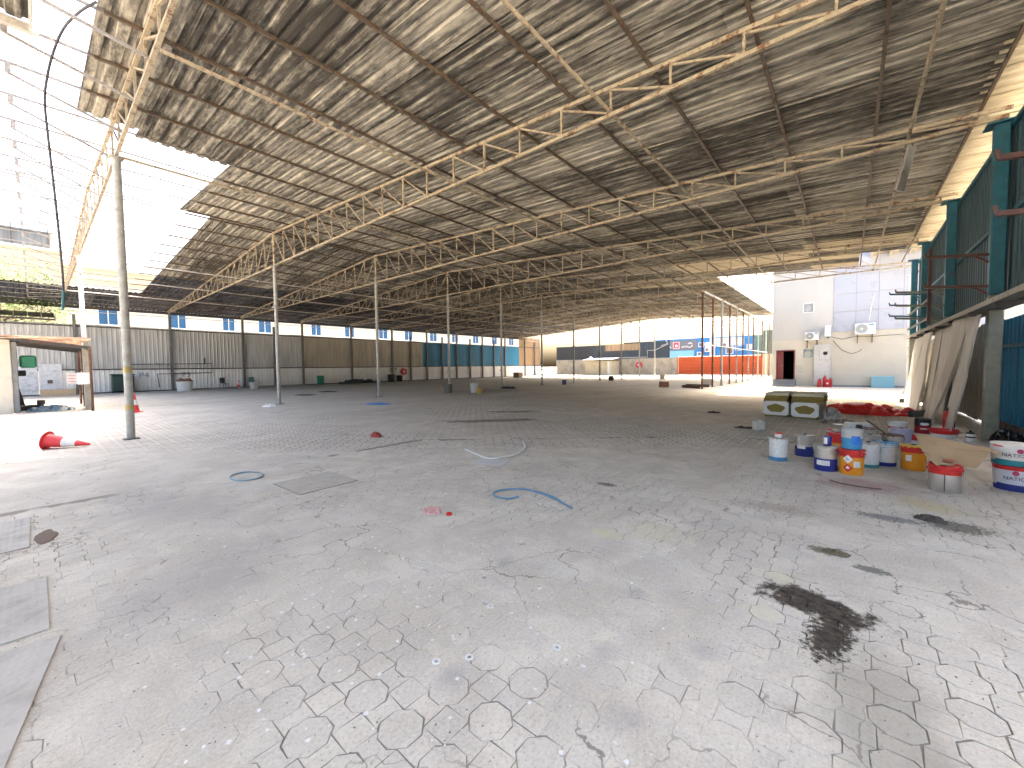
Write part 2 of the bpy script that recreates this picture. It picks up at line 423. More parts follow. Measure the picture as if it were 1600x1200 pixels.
def paving():
    rnd = random.Random(5)
    spots = []
    for i in range(-3, 37):
        for j in range(-9, 28):
            bx, by = .5 * P_ + i * P_, .24 + .5 * P_ + j * P_
            for t, dx, dy in ((0, 0, 0), (1, P_ / 2, P_ / 2), (2, P_ / 2, 0), (3, 0, P_ / 2)):
                x, y = bx + dx, by + dy
                if paved(x, y, -.12): spots.append((fwd(x, y) ** 2 * (1 if t == 0 else 1.9), t, x, y))
    spots.sort()
    # keep as single parts the ones in view that show largest
    vis = [s for s in spots if abs(side(s[2], s[3])) < 1.29 * fwd(s[2], s[3]) and fwd(s[2], s[3]) > 1.62 and dust(s[2], s[3]) < -.001]
    ids = set(id(s) for s in vis[:300])
    var = []
    for poly in (OCT, SQ, CU, CV):
        var.append([])
        for k in range(4):
            v, f = block(poly, rnd); var[-1].append(MB().add(v, f).mesh('paver', GROUND))
    rest = MB()
    for s in spots:
        _, t, x, y = s
        z = rnd.gauss(0, .0006); a = rnd.gauss(0, .02); tx, ty = rnd.gauss(0, .008), rnd.gauss(0, .008)
        if id(s) in ids:
            put('paver', rnd.choice(var[t]), ground, (x, y, z), (tx, ty, a))
        else:
            v, f = block((OCT, SQ, CU, CV)[t], rnd)
            ca, sa = math.cos(a), math.sin(a)
            rest.add([(x + p[0] * ca - p[1] * sa, y + p[0] * sa + p[1] * ca, z + p[2] + p[1] * tx - p[0] * ty) for p in v], f)
    o = rest.build('paver_field', GROUND, ground); tag(o, kind='stuff')
paving()

# ------------------------------------------------------------------ shed: trusses, posts, roof
RIDGE, HB, HT, SL, PAN = 20.78, 6.54, 8.04, .0576, 1.1417
VR, VL = RIDGE - 20.22 * PAN, RIDGE + 20.22 * PAN
US = [1.45, 7.45] + [12.73 + 5.37 * k for k in range(9)]
def ztop(y): return HT - SL * abs(y - RIDGE)

def truss_meshes(y0, y1, hb):
    """list of (part name, mesh) with x = 0 on the truss line, y and z in world measure"""
    out = []
    def one(name, a, b, wd, ht, m=TRUSS):
        out.append((name, MB().beam(a, b, wd, ht, upv=(1, 0, 0)).mesh(name, [m])))
    if y0 < RIDGE: one('top_chord', (0, y0 - .1, ztop(y0 - .1)), (0, RIDGE, HT), .07, .07)
    one('top_chord', (0, RIDGE, HT), (0, y1 + .1, ztop(y1 + .1)), .07, .07)
    one('bottom_chord', (0, y0 - .05, hb), (0, y1 + .05, hb), .065, .065)
    for s in (-1, 1):
        for n in range(0, 21):
            y = RIDGE + s * n * PAN
            if y < y0 - .01 or y > y1 + .01: continue
            t = ztop(y)
            if n or s < 0:
                if t - hb > .12: one('vertical_strut', (0, y, hb + .033), (0, y, t - .035), .04, .04)
            yn = RIDGE + s * (n + 1) * PAN
            if y0 - .01 <= yn <= y1 + .01 and n < 20:
                one('diagonal_strut', (.004, y + s * .03, t - .05), (.004, yn - s * .03, hb + .045), .036, .036)
    return out
TM_full = truss_meshes(VR, VL, HB)
TM_short = truss_meshes(7.45, VL, HB)
TM_first = truss_meshes(VR, VL, 6.78)
for k, u in enumerate(US):
    where = ['carried by the two pale posts at the left', 'nearest one held by a ridge post'][k] if k < 2 else 'crossing under the corrugated roof'
    r = thing('steel_truss', f'{ORD[k]} steel truss from the camera, {where}', 'truss', (u, RIDGE, 0), 0, 'roof trusses of the shed')
    for name, me in (TM_first if k == 0 else TM_full if u < 30 else TM_short):
        put(name, me, r, (0, -RIDGE, 0))

def post(x, y, h, label, r=.08, mat=POST, group='posts of the shed', bands=False):
    t = thing('steel_post', label, 'post', (x, y, 0), 0, group)
    MB().cyl((0, 0, .02), (0, 0, h), r, n=14).build('shaft', mat, t, True)
    MB().bevbox(-.15, .15, -.15, .15, 0, .022, .004).build('base_plate', DARKST, t)
    MB().box(-.13, .13, -.13, .13, h + .001, h + .018).build('cap_plate', mat, t)
    if bands:
        for z0, z1 in ((.72, .84), (1.62, 1.76)):
            MB().cyl((0, 0, z0), (0, 0, z1), r + .004, n=14, caps=False).build('tape_band', plain('ochre tape', (.42, .33, .12), .6), t, True)
        MB().cyl((0, 0, 2.62), (0, 0, 2.66), r + .012, n=14).build('clamp', STEEL, t)
        MB().tube([(.03 - r, -r * .6, .9 + .35 * i + 0) for i in range(16)], .009, 5).build('conduit', STEEL, t)
    return t
post(1.45, 13.40, 6.70, 'pale grey steel post with ochre tape bands beside the fallen traffic cone', .082, POST, bands=True)
post(1.45, 25.9, 6.70, 'pale post behind the open lean-to at the left', .08, POSTW)
for k, u in enumerate(US[1:]):
    t = post(u, RIDGE, HB - .05, f'grey ridge post, {ORD[k]} in the middle row counted from the camera', .08)
    MB().cyl((0, 0, HB + .04), (0, 0, HT - .05), .05, n=10).build('king_strut', TRUSS, t, True)
    MB().bevbox(-.12, .12, -.12, .12, 4.55 if k == 0 else 1.35, 4.63 if k == 0 else 1.42, .01).build('clamp', STEEL, t)
for k, u in enumerate(i * 2.685 + 29.0 for i in range(13)):
    m = [TRUSS_R, TRUSS_R, POST, TRUSS_R, POST, TRUSS_R, POST, TRUSS_R, POST, TRUSS_R, POST, TRUSS_R, POST][k]
    post(u, 7.6, 6.45, f'slim post in front of the orange gate, {ORD[k]} of its row counted from the camera', .085 if k == 2 else .062, m, 'close row of posts by the white building')
rail = thing('rail_pipe', 'pale horizontal pipe tying the close row of posts at chest height', 'pipe', (29, 7.6, 0))
MB().cyl((0, -.1, 3.0), (27, -.1, 3.0), .035, n=8).build('pipe', POSTW, rail, True)
MB().cyl((0, 0, 6.58), (27, 0, 6.58), .07, n=8).build('head_pipe', POSTW, rail, True)

roof = thing('corrugated_roof', 'large sooty corrugated sheet roof over the whole yard', 'roof', (0, RIDGE, 0))
ANG = math.atan(SL)
W_ = 1.035
def roof_build():
    jobs = []        # (centre distance, x, y_edge_upper, length, slope side, material)
    rnd = random.Random(3)
    cols = [(.87, 0)] + [(1.93 + W_ * k, k + 1) for k in range(52)]
    for x, k in cols:
        if x + W_ > 56.2: break
        # right slope rows: y from ridge downwards
        for y1, y0 in ((20.80, 14.35), (14.45, 8.0), (8.1, 1.65), (1.75, -1.95), (-1.85, -3.55)):
            m = ROOF
            if k == 0 and y1 > 14.6: continue
            if k == 0: y1 = min(y1, 13.95)
            if x < 3.9 and y1 > 14.5: continue
            if x > 28.0:
                if y1 < 8.2: continue
                if y0 < 8.05: y0 = 6.75
            elif x > 25.6 and y1 < 1.9:
                if y1 < 0: continue
                y0 = -.3
            if y1 < 0: m = ROOFC  # eave row: cleaner sheets, outside light painted in as well
            elif x > 22.5 and y0 < 6.5 and rnd.random() < .55: m = ROOFC
            elif rnd.random() < .012: m = ROOFC
            jobs.append((x, y1, y1 - y0, -1, m, k))
        for y0, y1 in ((20.76, 26.6), (26.5, 32.6), (32.5, 38.6), (38.5, 45.3)):
            if x < 4.3: continue
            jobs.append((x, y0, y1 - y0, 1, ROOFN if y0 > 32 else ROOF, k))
    for k in range(-6, 3):                     # the strip of roof left standing over the far left wall
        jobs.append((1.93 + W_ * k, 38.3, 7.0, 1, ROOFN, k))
    for k in range(-5, 0):                     # remnant of the next bay at the left, widened out of view to shade the foreground
        jobs.append((.14 + W_ * k, 10.75, 6.2, -1, ROOF, k)); jobs.append((.14 + W_ * k, 4.65, 7.4, -1, ROOF, k))
    def key(j):
        x, y, l, s, m, k = j
        d = math.hypot(x + .5, y + s * l / 2)
        return d
    jobs.sort(key=key)
    cache = {}
    rest = MB(); vis = 0; rmats = [ROOF, ROOFN, ROOFC]
    for j in jobs:
        x, y, l, s, m, k = j
        yc = y + s * l / 2; d = fwd(x, yc); sd = side(x, yc)
        seen = d > 2.0 and abs(sd) < 1.5 * d + 2
        zj = (k % 2) * .004 + rnd.uniform(0, .001)
        z = ztop(y) + .105 + zj
        a = -ANG * s
        ln = round(l, 2)
        if (seen and vis < 298) or m is ROOFC and vis < 300:
            vr = rnd.randrange(3)
            kk = (ln, vr, s, m.name)
            if kk not in cache:
                sh = rib_sheet(W_ + .07, ln, segs=4, warp=.0015, seed=vr, depth=.052, flat=.56, lip=.022)
                if s < 0: sh.v = [(p[0], -p[1], p[2]) for p in sh.v]
                cache[kk] = sh.mesh('roof_sheet', m)
            put('roof_sheet', cache[kk], roof, (x, y - RIDGE, z), (a, 0, rnd.gauss(0, .0005))); vis += 1
        else:
            sh = rib_sheet(W_ + .07, ln, depth=.052, flat=.56, lip=.022)
            ca, sa = math.cos(a), math.sin(a)
            rest.add([(x + p[0], y - RIDGE + s * p[1] * ca, z + p[2] + s * p[1] * sa) for p in sh.v], sh.f, rmats.index(m))
    tag(rest.build('roof_sheet_field', rmats, roof), kind='stuff')
    # purlins: one long bar each
    for s in (-1, 1):
        for j in range(15):
            y = RIDGE + s * (.18 + 1.612 * j)
            x0 = -3.2 if (y > 3) else 1.35
            x1 = 56.1 if y > 6.6 else (28.95 if y > -.6 else 29.0)
            z = ztop(y) + .065
            if x0 < 0:
                xs_ = .95 if y < 13.9 else 4.2
                MB().box(x0, xs_, y - .016 - RIDGE, y + .016 - RIDGE, z - .012, z + .03).build('bare_purlin', SKYP, roof); x0 = xs_  # open-bay length, its colour paled for sky glare
            MB().box(x0, x1, y - .026 - RIDGE, y + .026 - RIDGE, z - .02, z + .036).build('purlin', PURLIN, roof)
            if 9 < y < 42:     # fly braces down to the first truss
                MB().beam((-.1, y - RIDGE, z - .19), (1.44, y - .35 - RIDGE, 6.83), .04, .04).build('fly_brace', SKYP, roof)
                MB().box(-.14, -.06, y - .05 - RIDGE, y - .034 - RIDGE, z - .22, z + .02).build('brace_bracket', SKYP, roof)
    for y in (3.67, 8.24, -.91, 13.0, 25.4, 30.6, 36.4):
        m = TRUSS if y < 15 else BARE
        MB().cyl((1.45 if y > 0 else 1.45, y - RIDGE, HB + .065), (28.83 if y < 7 else 55.7, y - RIDGE, HB + .065), .032, n=8).build('tie_pipe', m, roof, True)
    MB().beam((-4.5, 45.25 - RIDGE, ztop(45.2) + .0), (56, 45.25 - RIDGE, ztop(45.2) + .0), .03, .24).build('fascia', DARKST, roof)
    # flashing on the edge of the remnant at the left, and on the far edge by the building
    MB().beam((.185, 10.83 - RIDGE, ztop(10.8) + .06), (.185, 4.5 - RIDGE, ztop(4.5) + .06), .03, .16).build('edge_angle', BARE, roof)
    MB().beam((-3, 10.80 - RIDGE, ztop(10.8) + .03), (.28, 10.80 - RIDGE, ztop(10.8) + .03), .10, .14).build('edge_angle', BARE, roof)
    # bent sheet hanging at the edge near the white building
    sh = rib_sheet(.9, .95, segs=2); o = sh.build('bent_roof_sheet', ROOFC, roof, loc=(28.1, -.33 - RIDGE, 6.98))
    o.rotation_euler = (-.62, .25, PI + .1)
    for k in range(4):
        sh = rib_sheet(W_, 2.6, segs=1); o = sh.build('awning_sheet', ROOFC, roof, loc=(33.2, -3.6 + .9 * k - RIDGE, 8.35 + .05 * k))
        o.rotation_euler = (0, -.25, -PI / 2)
        o.location.x += 0
roof_build()

# perforated offcut hanging from the tie pipe
hp = thing('perforated_sheet', 'perforated grey metal strip hanging from the truss near the blue wall', 'metal strip', (12.8, -1.0, 6.46))
mb = MB()
for i in range(5):
    for j in range(16):
        x0, z0 = -.14 + i * .056, -j * .056
        mb.box(x0, x0 + .056, -.003, .003, z0 - .012, z0); mb.box(x0, x0 + .014, -.0029, .0029, z0 - .056, z0 - .012)
o = mb.build('strip', STEEL, hp); o.rotation_euler = (.22, 0, -.5)
MB().cyl((0, 0, -.02), (0, .03, .16), .008, n=6).build('hook_wire', DARKST, hp)
MB().box(-.15, .14, .004, .03, -.92, 0).build('back_fold', STEEL, hp).rotation_euler = (.22, 0, -.5)

# ------------------------------------------------------------------ walls
def wall_sheets(parent, x0, x1, z0, z1, yy, mat, name, w=1.07, flip=1, along='x', seed=0, proud=None):
    """vertical ribbed sheets side by side; along x (facing -y when flip=1) or along y"""
    rnd = random.Random(seed); cache = {}
    n = max(1, round((x1 - x0) / w)); ww = (x1 - x0) / n
    for i in range(n):
        vr = rnd.randrange(2)
        if vr not in cache:
            sh = rib_sheet(ww + .02, z1 - z0, segs=2, warp=.008, seed=vr + seed)
            if along == 'x': sh.v = [(p[0], -flip * p[2], p[1]) for p in sh.v]
            else: sh.v = [(-flip * p[2], p[0], p[1]) for p in sh.v]
            cache[vr] = sh.mesh(name, mat)
        dz = rnd.uniform(-.03, .02); dd = (i % 2) * .006
        a = x0 + i * ww
        put(name, cache[vr], parent, (a, yy - flip * dd, z0 + dz) if along == 'x' else (yy - flip * dd, a, z0 + dz))

lw = thing('sheet_wall', 'long ribbed sheet wall, white below and grey to blue above, at the far left', 'wall', (0, 43.9, 0))
wall_sheets(lw, -8, .15, -.02, 1.80, 0, WALLW, 'lower_sheet', seed=1)
wall_sheets(lw, 1.3, 53.9, -.02, 1.80, 0, WALLW, 'lower_sheet', seed=2)
wall_sheets(lw, 53.9, 60.5, -.02, 1.80, 0, WALLW, 'lower_sheet', seed=3)
wall_sheets(lw, -8, 18.1, 1.74, 5.2, .05, WALLG, 'upper_sheet', seed=4)
wall_sheets(lw, 18.1, 33.6, 1.74, 5.15, .05, WALLT, 'upper_sheet', seed=5)
wall_sheets(lw, 33.6, 54.2, 1.74, 5.05, .05, WALLB, 'upper_sheet', seed=6)
wall_sheets(lw, 54.2, 60.4, 1.74, 6.7, .05, WOOD, 'upper_sheet', w=.75, seed=7)
for z, h, m in ((1.82, .09, DARKST), (.02, .12, DARKST), (5.05, .07, DARKST), (6.15, .05, BARE)):
    MB().beam((-8, -.06, z), (60.5, -.06, z), .07, h).build('rail', m, lw)
for u in [-3.5, 2.0] + US[1:] + [15.4, 31.6, 36.9, 42.3, 47.6, 58.5]:
    if u > 60: continue
    MB().box(u - .085, u + .085, -.25, -.07, 0, 6.5 if u in US else 5.9).build('column', rusty('wall column paint', (.15, .15, .145), .3), lw)
dr = MB().bevbox(.17, 1.28, -.12, -.05, .15, 2.25, .01).build('door', plain('door white', (.66, .68, .70), .5, 0, .35), lw)
MB().bevbox(.55, .80, -.135, -.121, .85, 1.1, .004).build('rust_patch', PURLIN, dr)
MB().box(-.85, .12, -.11, -.055, .35, 2.2).build('hatch', plain('hatch white', (.60, .62, .64), .5, 0, .4), lw)
# dark conduit run on the lower sheets
MB().tube([(4.5, -.16, 2.2), (10.2, -.16, 2.25), (10.2, -.16, 1.45), (7.8, -.16, 1.42), (6.5, -.16, 1.40), (6.6, -.16, .3)], .035, 6).build('conduit', DARKST, lw)
MB().tube([(9.7, -.17, 2.2), (9.7, -.17, 2.75)], .05, 6).build('conduit', DARKST, lw)

def text_mesh(body, size):
    cu = bpy.data.curves.new('t', 'FONT'); cu.body = body; cu.size = size; cu.align_x = 'CENTER'; cu.align_y = 'CENTER'
    ob = bpy.data.objects.new('t', cu); COL.objects.link(ob)
    dg = bpy.context.evaluated_depsgraph_get()
    me = bpy.data.meshes.new_from_object(ob.evaluated_get(dg))
    v = [tuple(p.co) for p in me.vertices]; f = [tuple(p.vertices) for p in me.polygons]
    bpy.data.objects.remove(ob); bpy.data.curves.remove(cu); bpy.data.meshes.remove(me)
    return v, f
def flat_text(body, size, parent, loc, mat, rot=(PI / 2, 0, 0), name='lettering'):
    v, f = text_mesh(body, size)
    o = MB().add(v, f).build(name, mat, parent, loc=loc); o.rotation_euler = rot; return o
INK = plain('black ink', (.02, .02, .02), .7, 0, 0)
FADED = plain('faded ink', (.30, .31, .33), .8, 0, 0)
REDP = plain('red paint', (.55, .02, .025), .45, 0, .12)
WHITEP = plain('white paint', (.78, .78, .76), .5, 0, .18)
flat_text('P4', .62, lw, (5.7, -.06, 1.3), FADED); flat_text('P3', .62, lw, (7.0 + 1.4, -.06, 1.3), FADED)
flat_text('P.7', .8, lw, (29.0, -.06, 1.35), INK)
# red hose reel on the white sheets
rl = thing('hose_reel', 'round red hose reel hanging on the white lower wall sheets', 'hose reel', (30.3, 43.55, 1.2))
MB().cyl((0, -.14, 0), (0, .1, 0), .42, n=24).build('drum', REDP, rl, True)
MB().cyl((0, -.17, 0), (0, -.141, 0), .13, n=14).build('hub', WHITEP, rl, True)
MB().box(-.06, .06, .1, .34, -.1, .5).build('bracket', REDP, rl)
MB().tube([(-.3, -.02, -.3), (-.34, -.02, -.8), (-.28, -.02, -1.17)], .025, 6).build('hose', REDP, rl)

ew = thing('block_wall', 'low stained concrete wall with dark sheet screen at the far end', 'wall', (69, 34, 0))
STAINW = plain('stained render', (.50, .42, .30), .9, 0, .6, (.13, .09, .055), .9)
MB().box(0, .25, -12.2, 12, 0, 2.75).build('masonry', STAINW, ew)
MB().box(-.06, .31, -12.2, 12, 2.751, 2.86).build('coping', CONC, ew)
for a, b, m, n in ((-10.8, -2.6, TEAL, 8), (-2.6, 4, DARKST, 6), (4, 12, DARKST, 8)):
    wall_sheets(ew, a, b, 2.87, 5.75 if a < -5 else 5.5, 0, sheetmat('black blue sheet', (.045, .06, .075), (.03, .042, .05), (.015, .015, .018), .3, 'z', False) if m is TEAL else sheetmat('black sheet', (.045, .046, .048), (.03, .03, .033), (.012, .012, .012), .3, 'z', False), 'screen_sheet', along='y', seed=9)
wall_sheets(ew, -5.5, 1.0, 4.35, 5.55, -.07, WOOD, 'rusty_sheet', along='y', seed=12)
MB().tube([(-.12, 3, 3.1), (-.12, -7, 3.05), (-.12, -7, 4.2), (-.12, -8.3, 4.2), (-.12, -10.6, 5.2)], .05, 6).build('pipe', POSTW, ew)
MB().tube([(-.12, -9.3, 7.2), (-.12, -10.5, 5.3), (-.12, -9.4, 4.9)], .06, 6).build('stay', POSTW, ew)
rl = thing('hose_reel', 'round red hose reel on the stained concrete wall at the far end', 'hose reel', (68.6, 28.4, 1.7))
MB().cyl((-.14, 0, 0), (.1, 0, 0), .55, n=22).build('drum', REDP, rl, True)
MB().cyl((-.16, 0, 0), (-.141, 0, 0), .2, n=14).build('hub', WHITEP, rl, True)
MB().box(.1, .39, -.06, .06, -.1, .6).build('bracket', REDP, rl)
hut = thing('pump_hut', 'small rendered hut with pale sloping lid against the far wall', 'hut', (66, 34.4, 0))
CREAMR = plain('cream render', (.60, .50, .32), .85, 0, .4, (.2, .15, .09), 1.5)
MB().box(-1, 2.7, -2.2, 2.7, 0, 2.5).build('walls', CREAMR, hut)
MB().beam((-1.4, .2, 2.72), (2.7, .2, 3.05), 5.6, .08).build('lid', plain('pale lid', (.66, .68, .70), .5), hut)
MB().box(-1.03, -1.005, -2.15, -1.75, 0, 2.4).build('corner_strip', WHITEP, hut)
MB().lathe([(.0, 0), (.3, .02), (.34, .25), (.2, .45), (0, .5)], 14, (-.5, 1.8, 2.8)).build('tank_dome', WHITEP, hut, True)

og = thing('orange_gate', 'orange ribbed steel gate panels at the far end behind the posts', 'gate', (69, 16, 0))
ORG = sheetmat('orange sheet', (.62, .115, .03), (.50, .085, .025), (.12, .04, .02), .2, 'z', False)
for i in range(5):
    a = -6.0 + i * 2.36
    prof = MB(); v = []; f = []
    nz = 12
    for k in range(nz):
        z = .15 + k * 2.8 / nz; d = 2.8 / nz
        for q, (dz, dx) in enumerate(((0, 0), (d * .55, 0), (d * .68, -.06), (d * .9, -.06))): v += [(dx, a, z + dz), (dx, a + 2.3, z + dz)]
    v += [(0, a, 2.95), (0, a + 2.3, 2.95)]
    f = [(2 * k, 2 * k + 1, 2 * k + 3, 2 * k + 2) for k in range(len(v) // 2 - 1)]
    prof.add(v, f).build('gate_panel', ORG, og)
    MB().box(-.09, .06, a - .06, a - .005, 0, 3.05).build('gate_post', ORG, og)
MB().box(-.09, .06, 5.85, 5.92, 0, 3.05).build('gate_post', ORG, og)
MB().box(-.05, .05, -6.1, 5.9, .03, .14).build('bottom_rail', ORG, og)
sw = thing('side_wall', 'pale block wall stub beside the orange gate at the far right', 'wall', (69.3, 8, 0))
MB().box(0, .25, -4, 1.9, 0, 3.1).build('masonry', CREAMR, sw)
wall_sheets(sw, -4, 1.8, 3.12, 6.6, .1, sheetmat('green screen sheet', (.10, .17, .13), (.07, .12, .10), (.03, .04, .03), .2, 'z', False), 'screen_sheet', along='y', seed=14)
MB().box(-.25, -.02, -2.4, -1.5, 1.4, 2.6).build('red_cabinet', REDP, sw)

shop = thing('blue_shop', 'blue clad shop front with sign band and wall mounted air conditioners', 'building', (85, 20, 0))
BLU = plain('cladding blue', (.02, .21, .50), .4, 0, .1, (.2, .3, .4), .8)
LBLU = plain('cladding pale blue', (.20, .50, .62), .4, 0, .1, (.4, .5, .5), .8)
GREYC = plain('sign grey', (.17, .18, .20), .5, 0, .2)
SHW = plain('shop pale', (.55, .62, .64), .5, 0, .2)
MB().box(0, 10, -9.5, 12, 0, 6.9).build('walls', BLU, shop)
MB().box(-.12, -.002, 3.2, 9.2, 4.6, 6.6).build('sign_band', GREYC, shop)
MB().box(-.1, -.002, 3.8, 9.2, 2.4, 4.5).build('pale_panel', LBLU, shop)
MB().box(-.1, -.002, -5.0, .6, 5.2, 6.7).build('pale_panel', SHW, shop)
MB().box(-.3, -.002, -.1, .9, 2.2, 7.5).build('duct', SHW, shop)
MB().box(-.1, -.002, -9.5, -6.6, 3, 6.9).build('green_panel', plain('shop green', (.10, .22, .20), .5), shop)
for a, b, z0, z1, m in ((1.9, 3.0, 5.1, 6.0, GREYC), (.95, 1.7, 5.0, 6.0, SHW), (-3.2, -1.9, 3.6, 5.1, GREYC), (-4.9, -3.5, 4.2, 5.1, BLU), (-6.3, -5.4, 4.4, 5.3, SHW)):
    fr = MB().box(-.08, -.004, a, b, z0, z1).build('window', WHITEP, shop)
    MB().box(-.1, -.081, a + .12, b - .12, z0 + .12, z1 - .12).build('pane', m, fr)
def fan_unit(parent, axis, c, wd, ht, dp, name='condenser'):
    """outdoor air conditioner; front faces -x"""
    b = MB().bevbox(c[0] - dp, c[0], c[1] - wd / 2, c[1] + wd / 2, c[2], c[2] + ht, .02).build(name, plain('condenser white', (.74, .75, .74), .45, 0, .2), parent)
    return b
for y, z in ((2.6, 3.3), (1.2, 4.1), (-1.9, 4.9), (4.6, 2.5)):
    b = fan_unit(shop, 0, (-.06, y, z), 1.1, .85, .4)
    MB().cyl((-.47, y + .12, z + .42), (-.461, y + .12, z + .42), .3, n=16).build('fan_grille', GREYC, b, True)
MB().box(-.15, -.121, 6.6, 7.9, 4.9, 6.3).build('logo_square', WHITEP, shop)
MB().box(-.17, -.151, 6.72, 7.78, 5.0, 6.2).build('logo_field', plain('logo red', (.60, .06, .08), .5), shop)
MB().cyl((-.19, 7.2, 5.5), (-.171, 7.2, 5.5), .28, n=14).build('logo_disc', WHITEP, shop)
for pts in ([(6.2, 5.3), (5.9, 5.15), (5.6, 5.4), (5.4, 5.15), (5.15, 5.4), (4.9, 5.15), (4.5, 5.15), (4.2, 5.3), (4.1, 5.6)], [(4.9, 5.85), (4.5, 6.05), (4.15, 5.85)], [(8.9, 5.2), (8.7, 5.5), (8.4, 5.3), (8.3, 5.1)]):
    MB().tube([(-.15, y, z) for y, z in pts], .09, 6).build('script_stroke', WHITEP, shop)

# ------------------------------------------------------------------ white building at the right
def holed(mb, axis, p0, p1, a0, a1, z0, z1, holes, mi=0):
    A = sorted({a0, a1, *[h[0] for h in holes], *[h[1] for h in holes]}); Z = sorted({z0, z1, *[h[2] for h in holes], *[h[3] for h in holes]})
    for i in range(len(A) - 1):
        for k in range(len(Z) - 1):
            am, zm = (A[i] + A[i + 1]) / 2, (Z[k] + Z[k + 1]) / 2
            if any(h[0] < am < h[1] and h[2] < zm < h[3] for h in holes): continue
            if axis == 'y': mb.box(p0, p1, A[i], A[i + 1], Z[k], Z[k + 1], mi)
            else: mb.box(A[i], A[i + 1], p0, p1, Z[k], Z[k + 1], mi)
    return mb
wb = thing('white_building', 'cream two storey building with grey wall panels and open dark doorway', 'building', (35.5, 0, 0))
CRM = plain('cream wall paint', (.54, .51, .43), .8, 0, .3, (.40, .37, .30), .8)
WHT = plain('pale wall paint', (.48, .475, .45), .8, 0, .25, (.35, .335, .29), .7)
door = (3.02, 4.16, .46, 2.62)
holed(MB(), 'y', 0, .25, .9, 4.42, 0, 3.3, [door, (1.97, 2.55, 2.05, 2.66)]).build('front_wall', CRM, wb)
holed(MB(), 'y', 0, .25, .9, 4.42, 3.3, 10.6, [(1.97, 2.6, 5.22, 5.92)]).build('front_wall', WHT, wb)
MB().box(.02, .25, -11, .9, 0, 13.4).build('front_wall', CRM, wb)
MB().box(.25, 12, 4.17, 4.42, 0, 10.6).build('side_wall', WHT, wb)
MB().box(.25, 12, -11, -10.8, 0, 13.4).build('side_wall', WHT, wb)
MB().box(11.8, 12, -10.8, 4.17, 0, 10.6).build('back_wall', WHT, wb)
MB().box(.25, 11.8, -10.8, 4.17, 10.4, 10.6).build('roof_slab', CONC, wb)
MB().box(.25, 5, .7, .9, 10.6, 13.4).build('side_wall', WHT, wb)
PAN_ = plain('grey cladding panel', (.37, .395, .455), .35, .0, .08, (.45, .47, .5), .5)
ys = [.9, -.28, -1.40, -2.56, -3.7, -4.85, -6.0]
zs = [3.76, 5.10, 6.30, 7.5, 8.7, 9.9, 11.1, 12.3, 13.45]
pm = {}
for i in range(6):
    for k in range(8):
        MB().box(-.03, .018, ys[i + 1] + .012, ys[i] - .012, zs[k] + .01, zs[k + 1] - .01).build('wall_panel', PAN_, wb)
    if i: MB().box(-.034, .017, ys[i] - .011, ys[i] + .011, 3.76, 13.45).build('panel_joint', plain('joint blue', (.22, .24, .36), .5, 0, 0), wb)
MAR = plain('maroon door', (.16, .022, .025), .5, 0, .2)
for b in ((3.02, 3.08), (4.10, 4.16)): MB().box(-.04, .2, b[0], b[1], .46, 2.62).build('door_frame', MAR, wb)
MB().box(-.04, .2, 3.08, 4.10, 2.55, 2.62).build('door_frame', MAR, wb)
dl = MB().bevbox(.05, .09, 3.72, 4.09, .48, 2.54, .006).build('door_leaf', MAR, wb)
MB().cyl((.0, 3.8, 1.5), (.05, 3.8, 1.5), .03, n=8).build('handle', STEEL, dl)
GREYS = plain('step grey', (.24, .25, .26), .8)
for k in range(3): MB().bevbox(-.95 + .3 * k, -.002, 2.95, 4.3, .155 * k + (.001 if k else 0), .155 * (k + 1), .01).build('door_step', GREYS, wb)
MB().box(.3, 2.0, 2.6, 4.1, .3, .46).build('inner_floor', GREYS, wb)
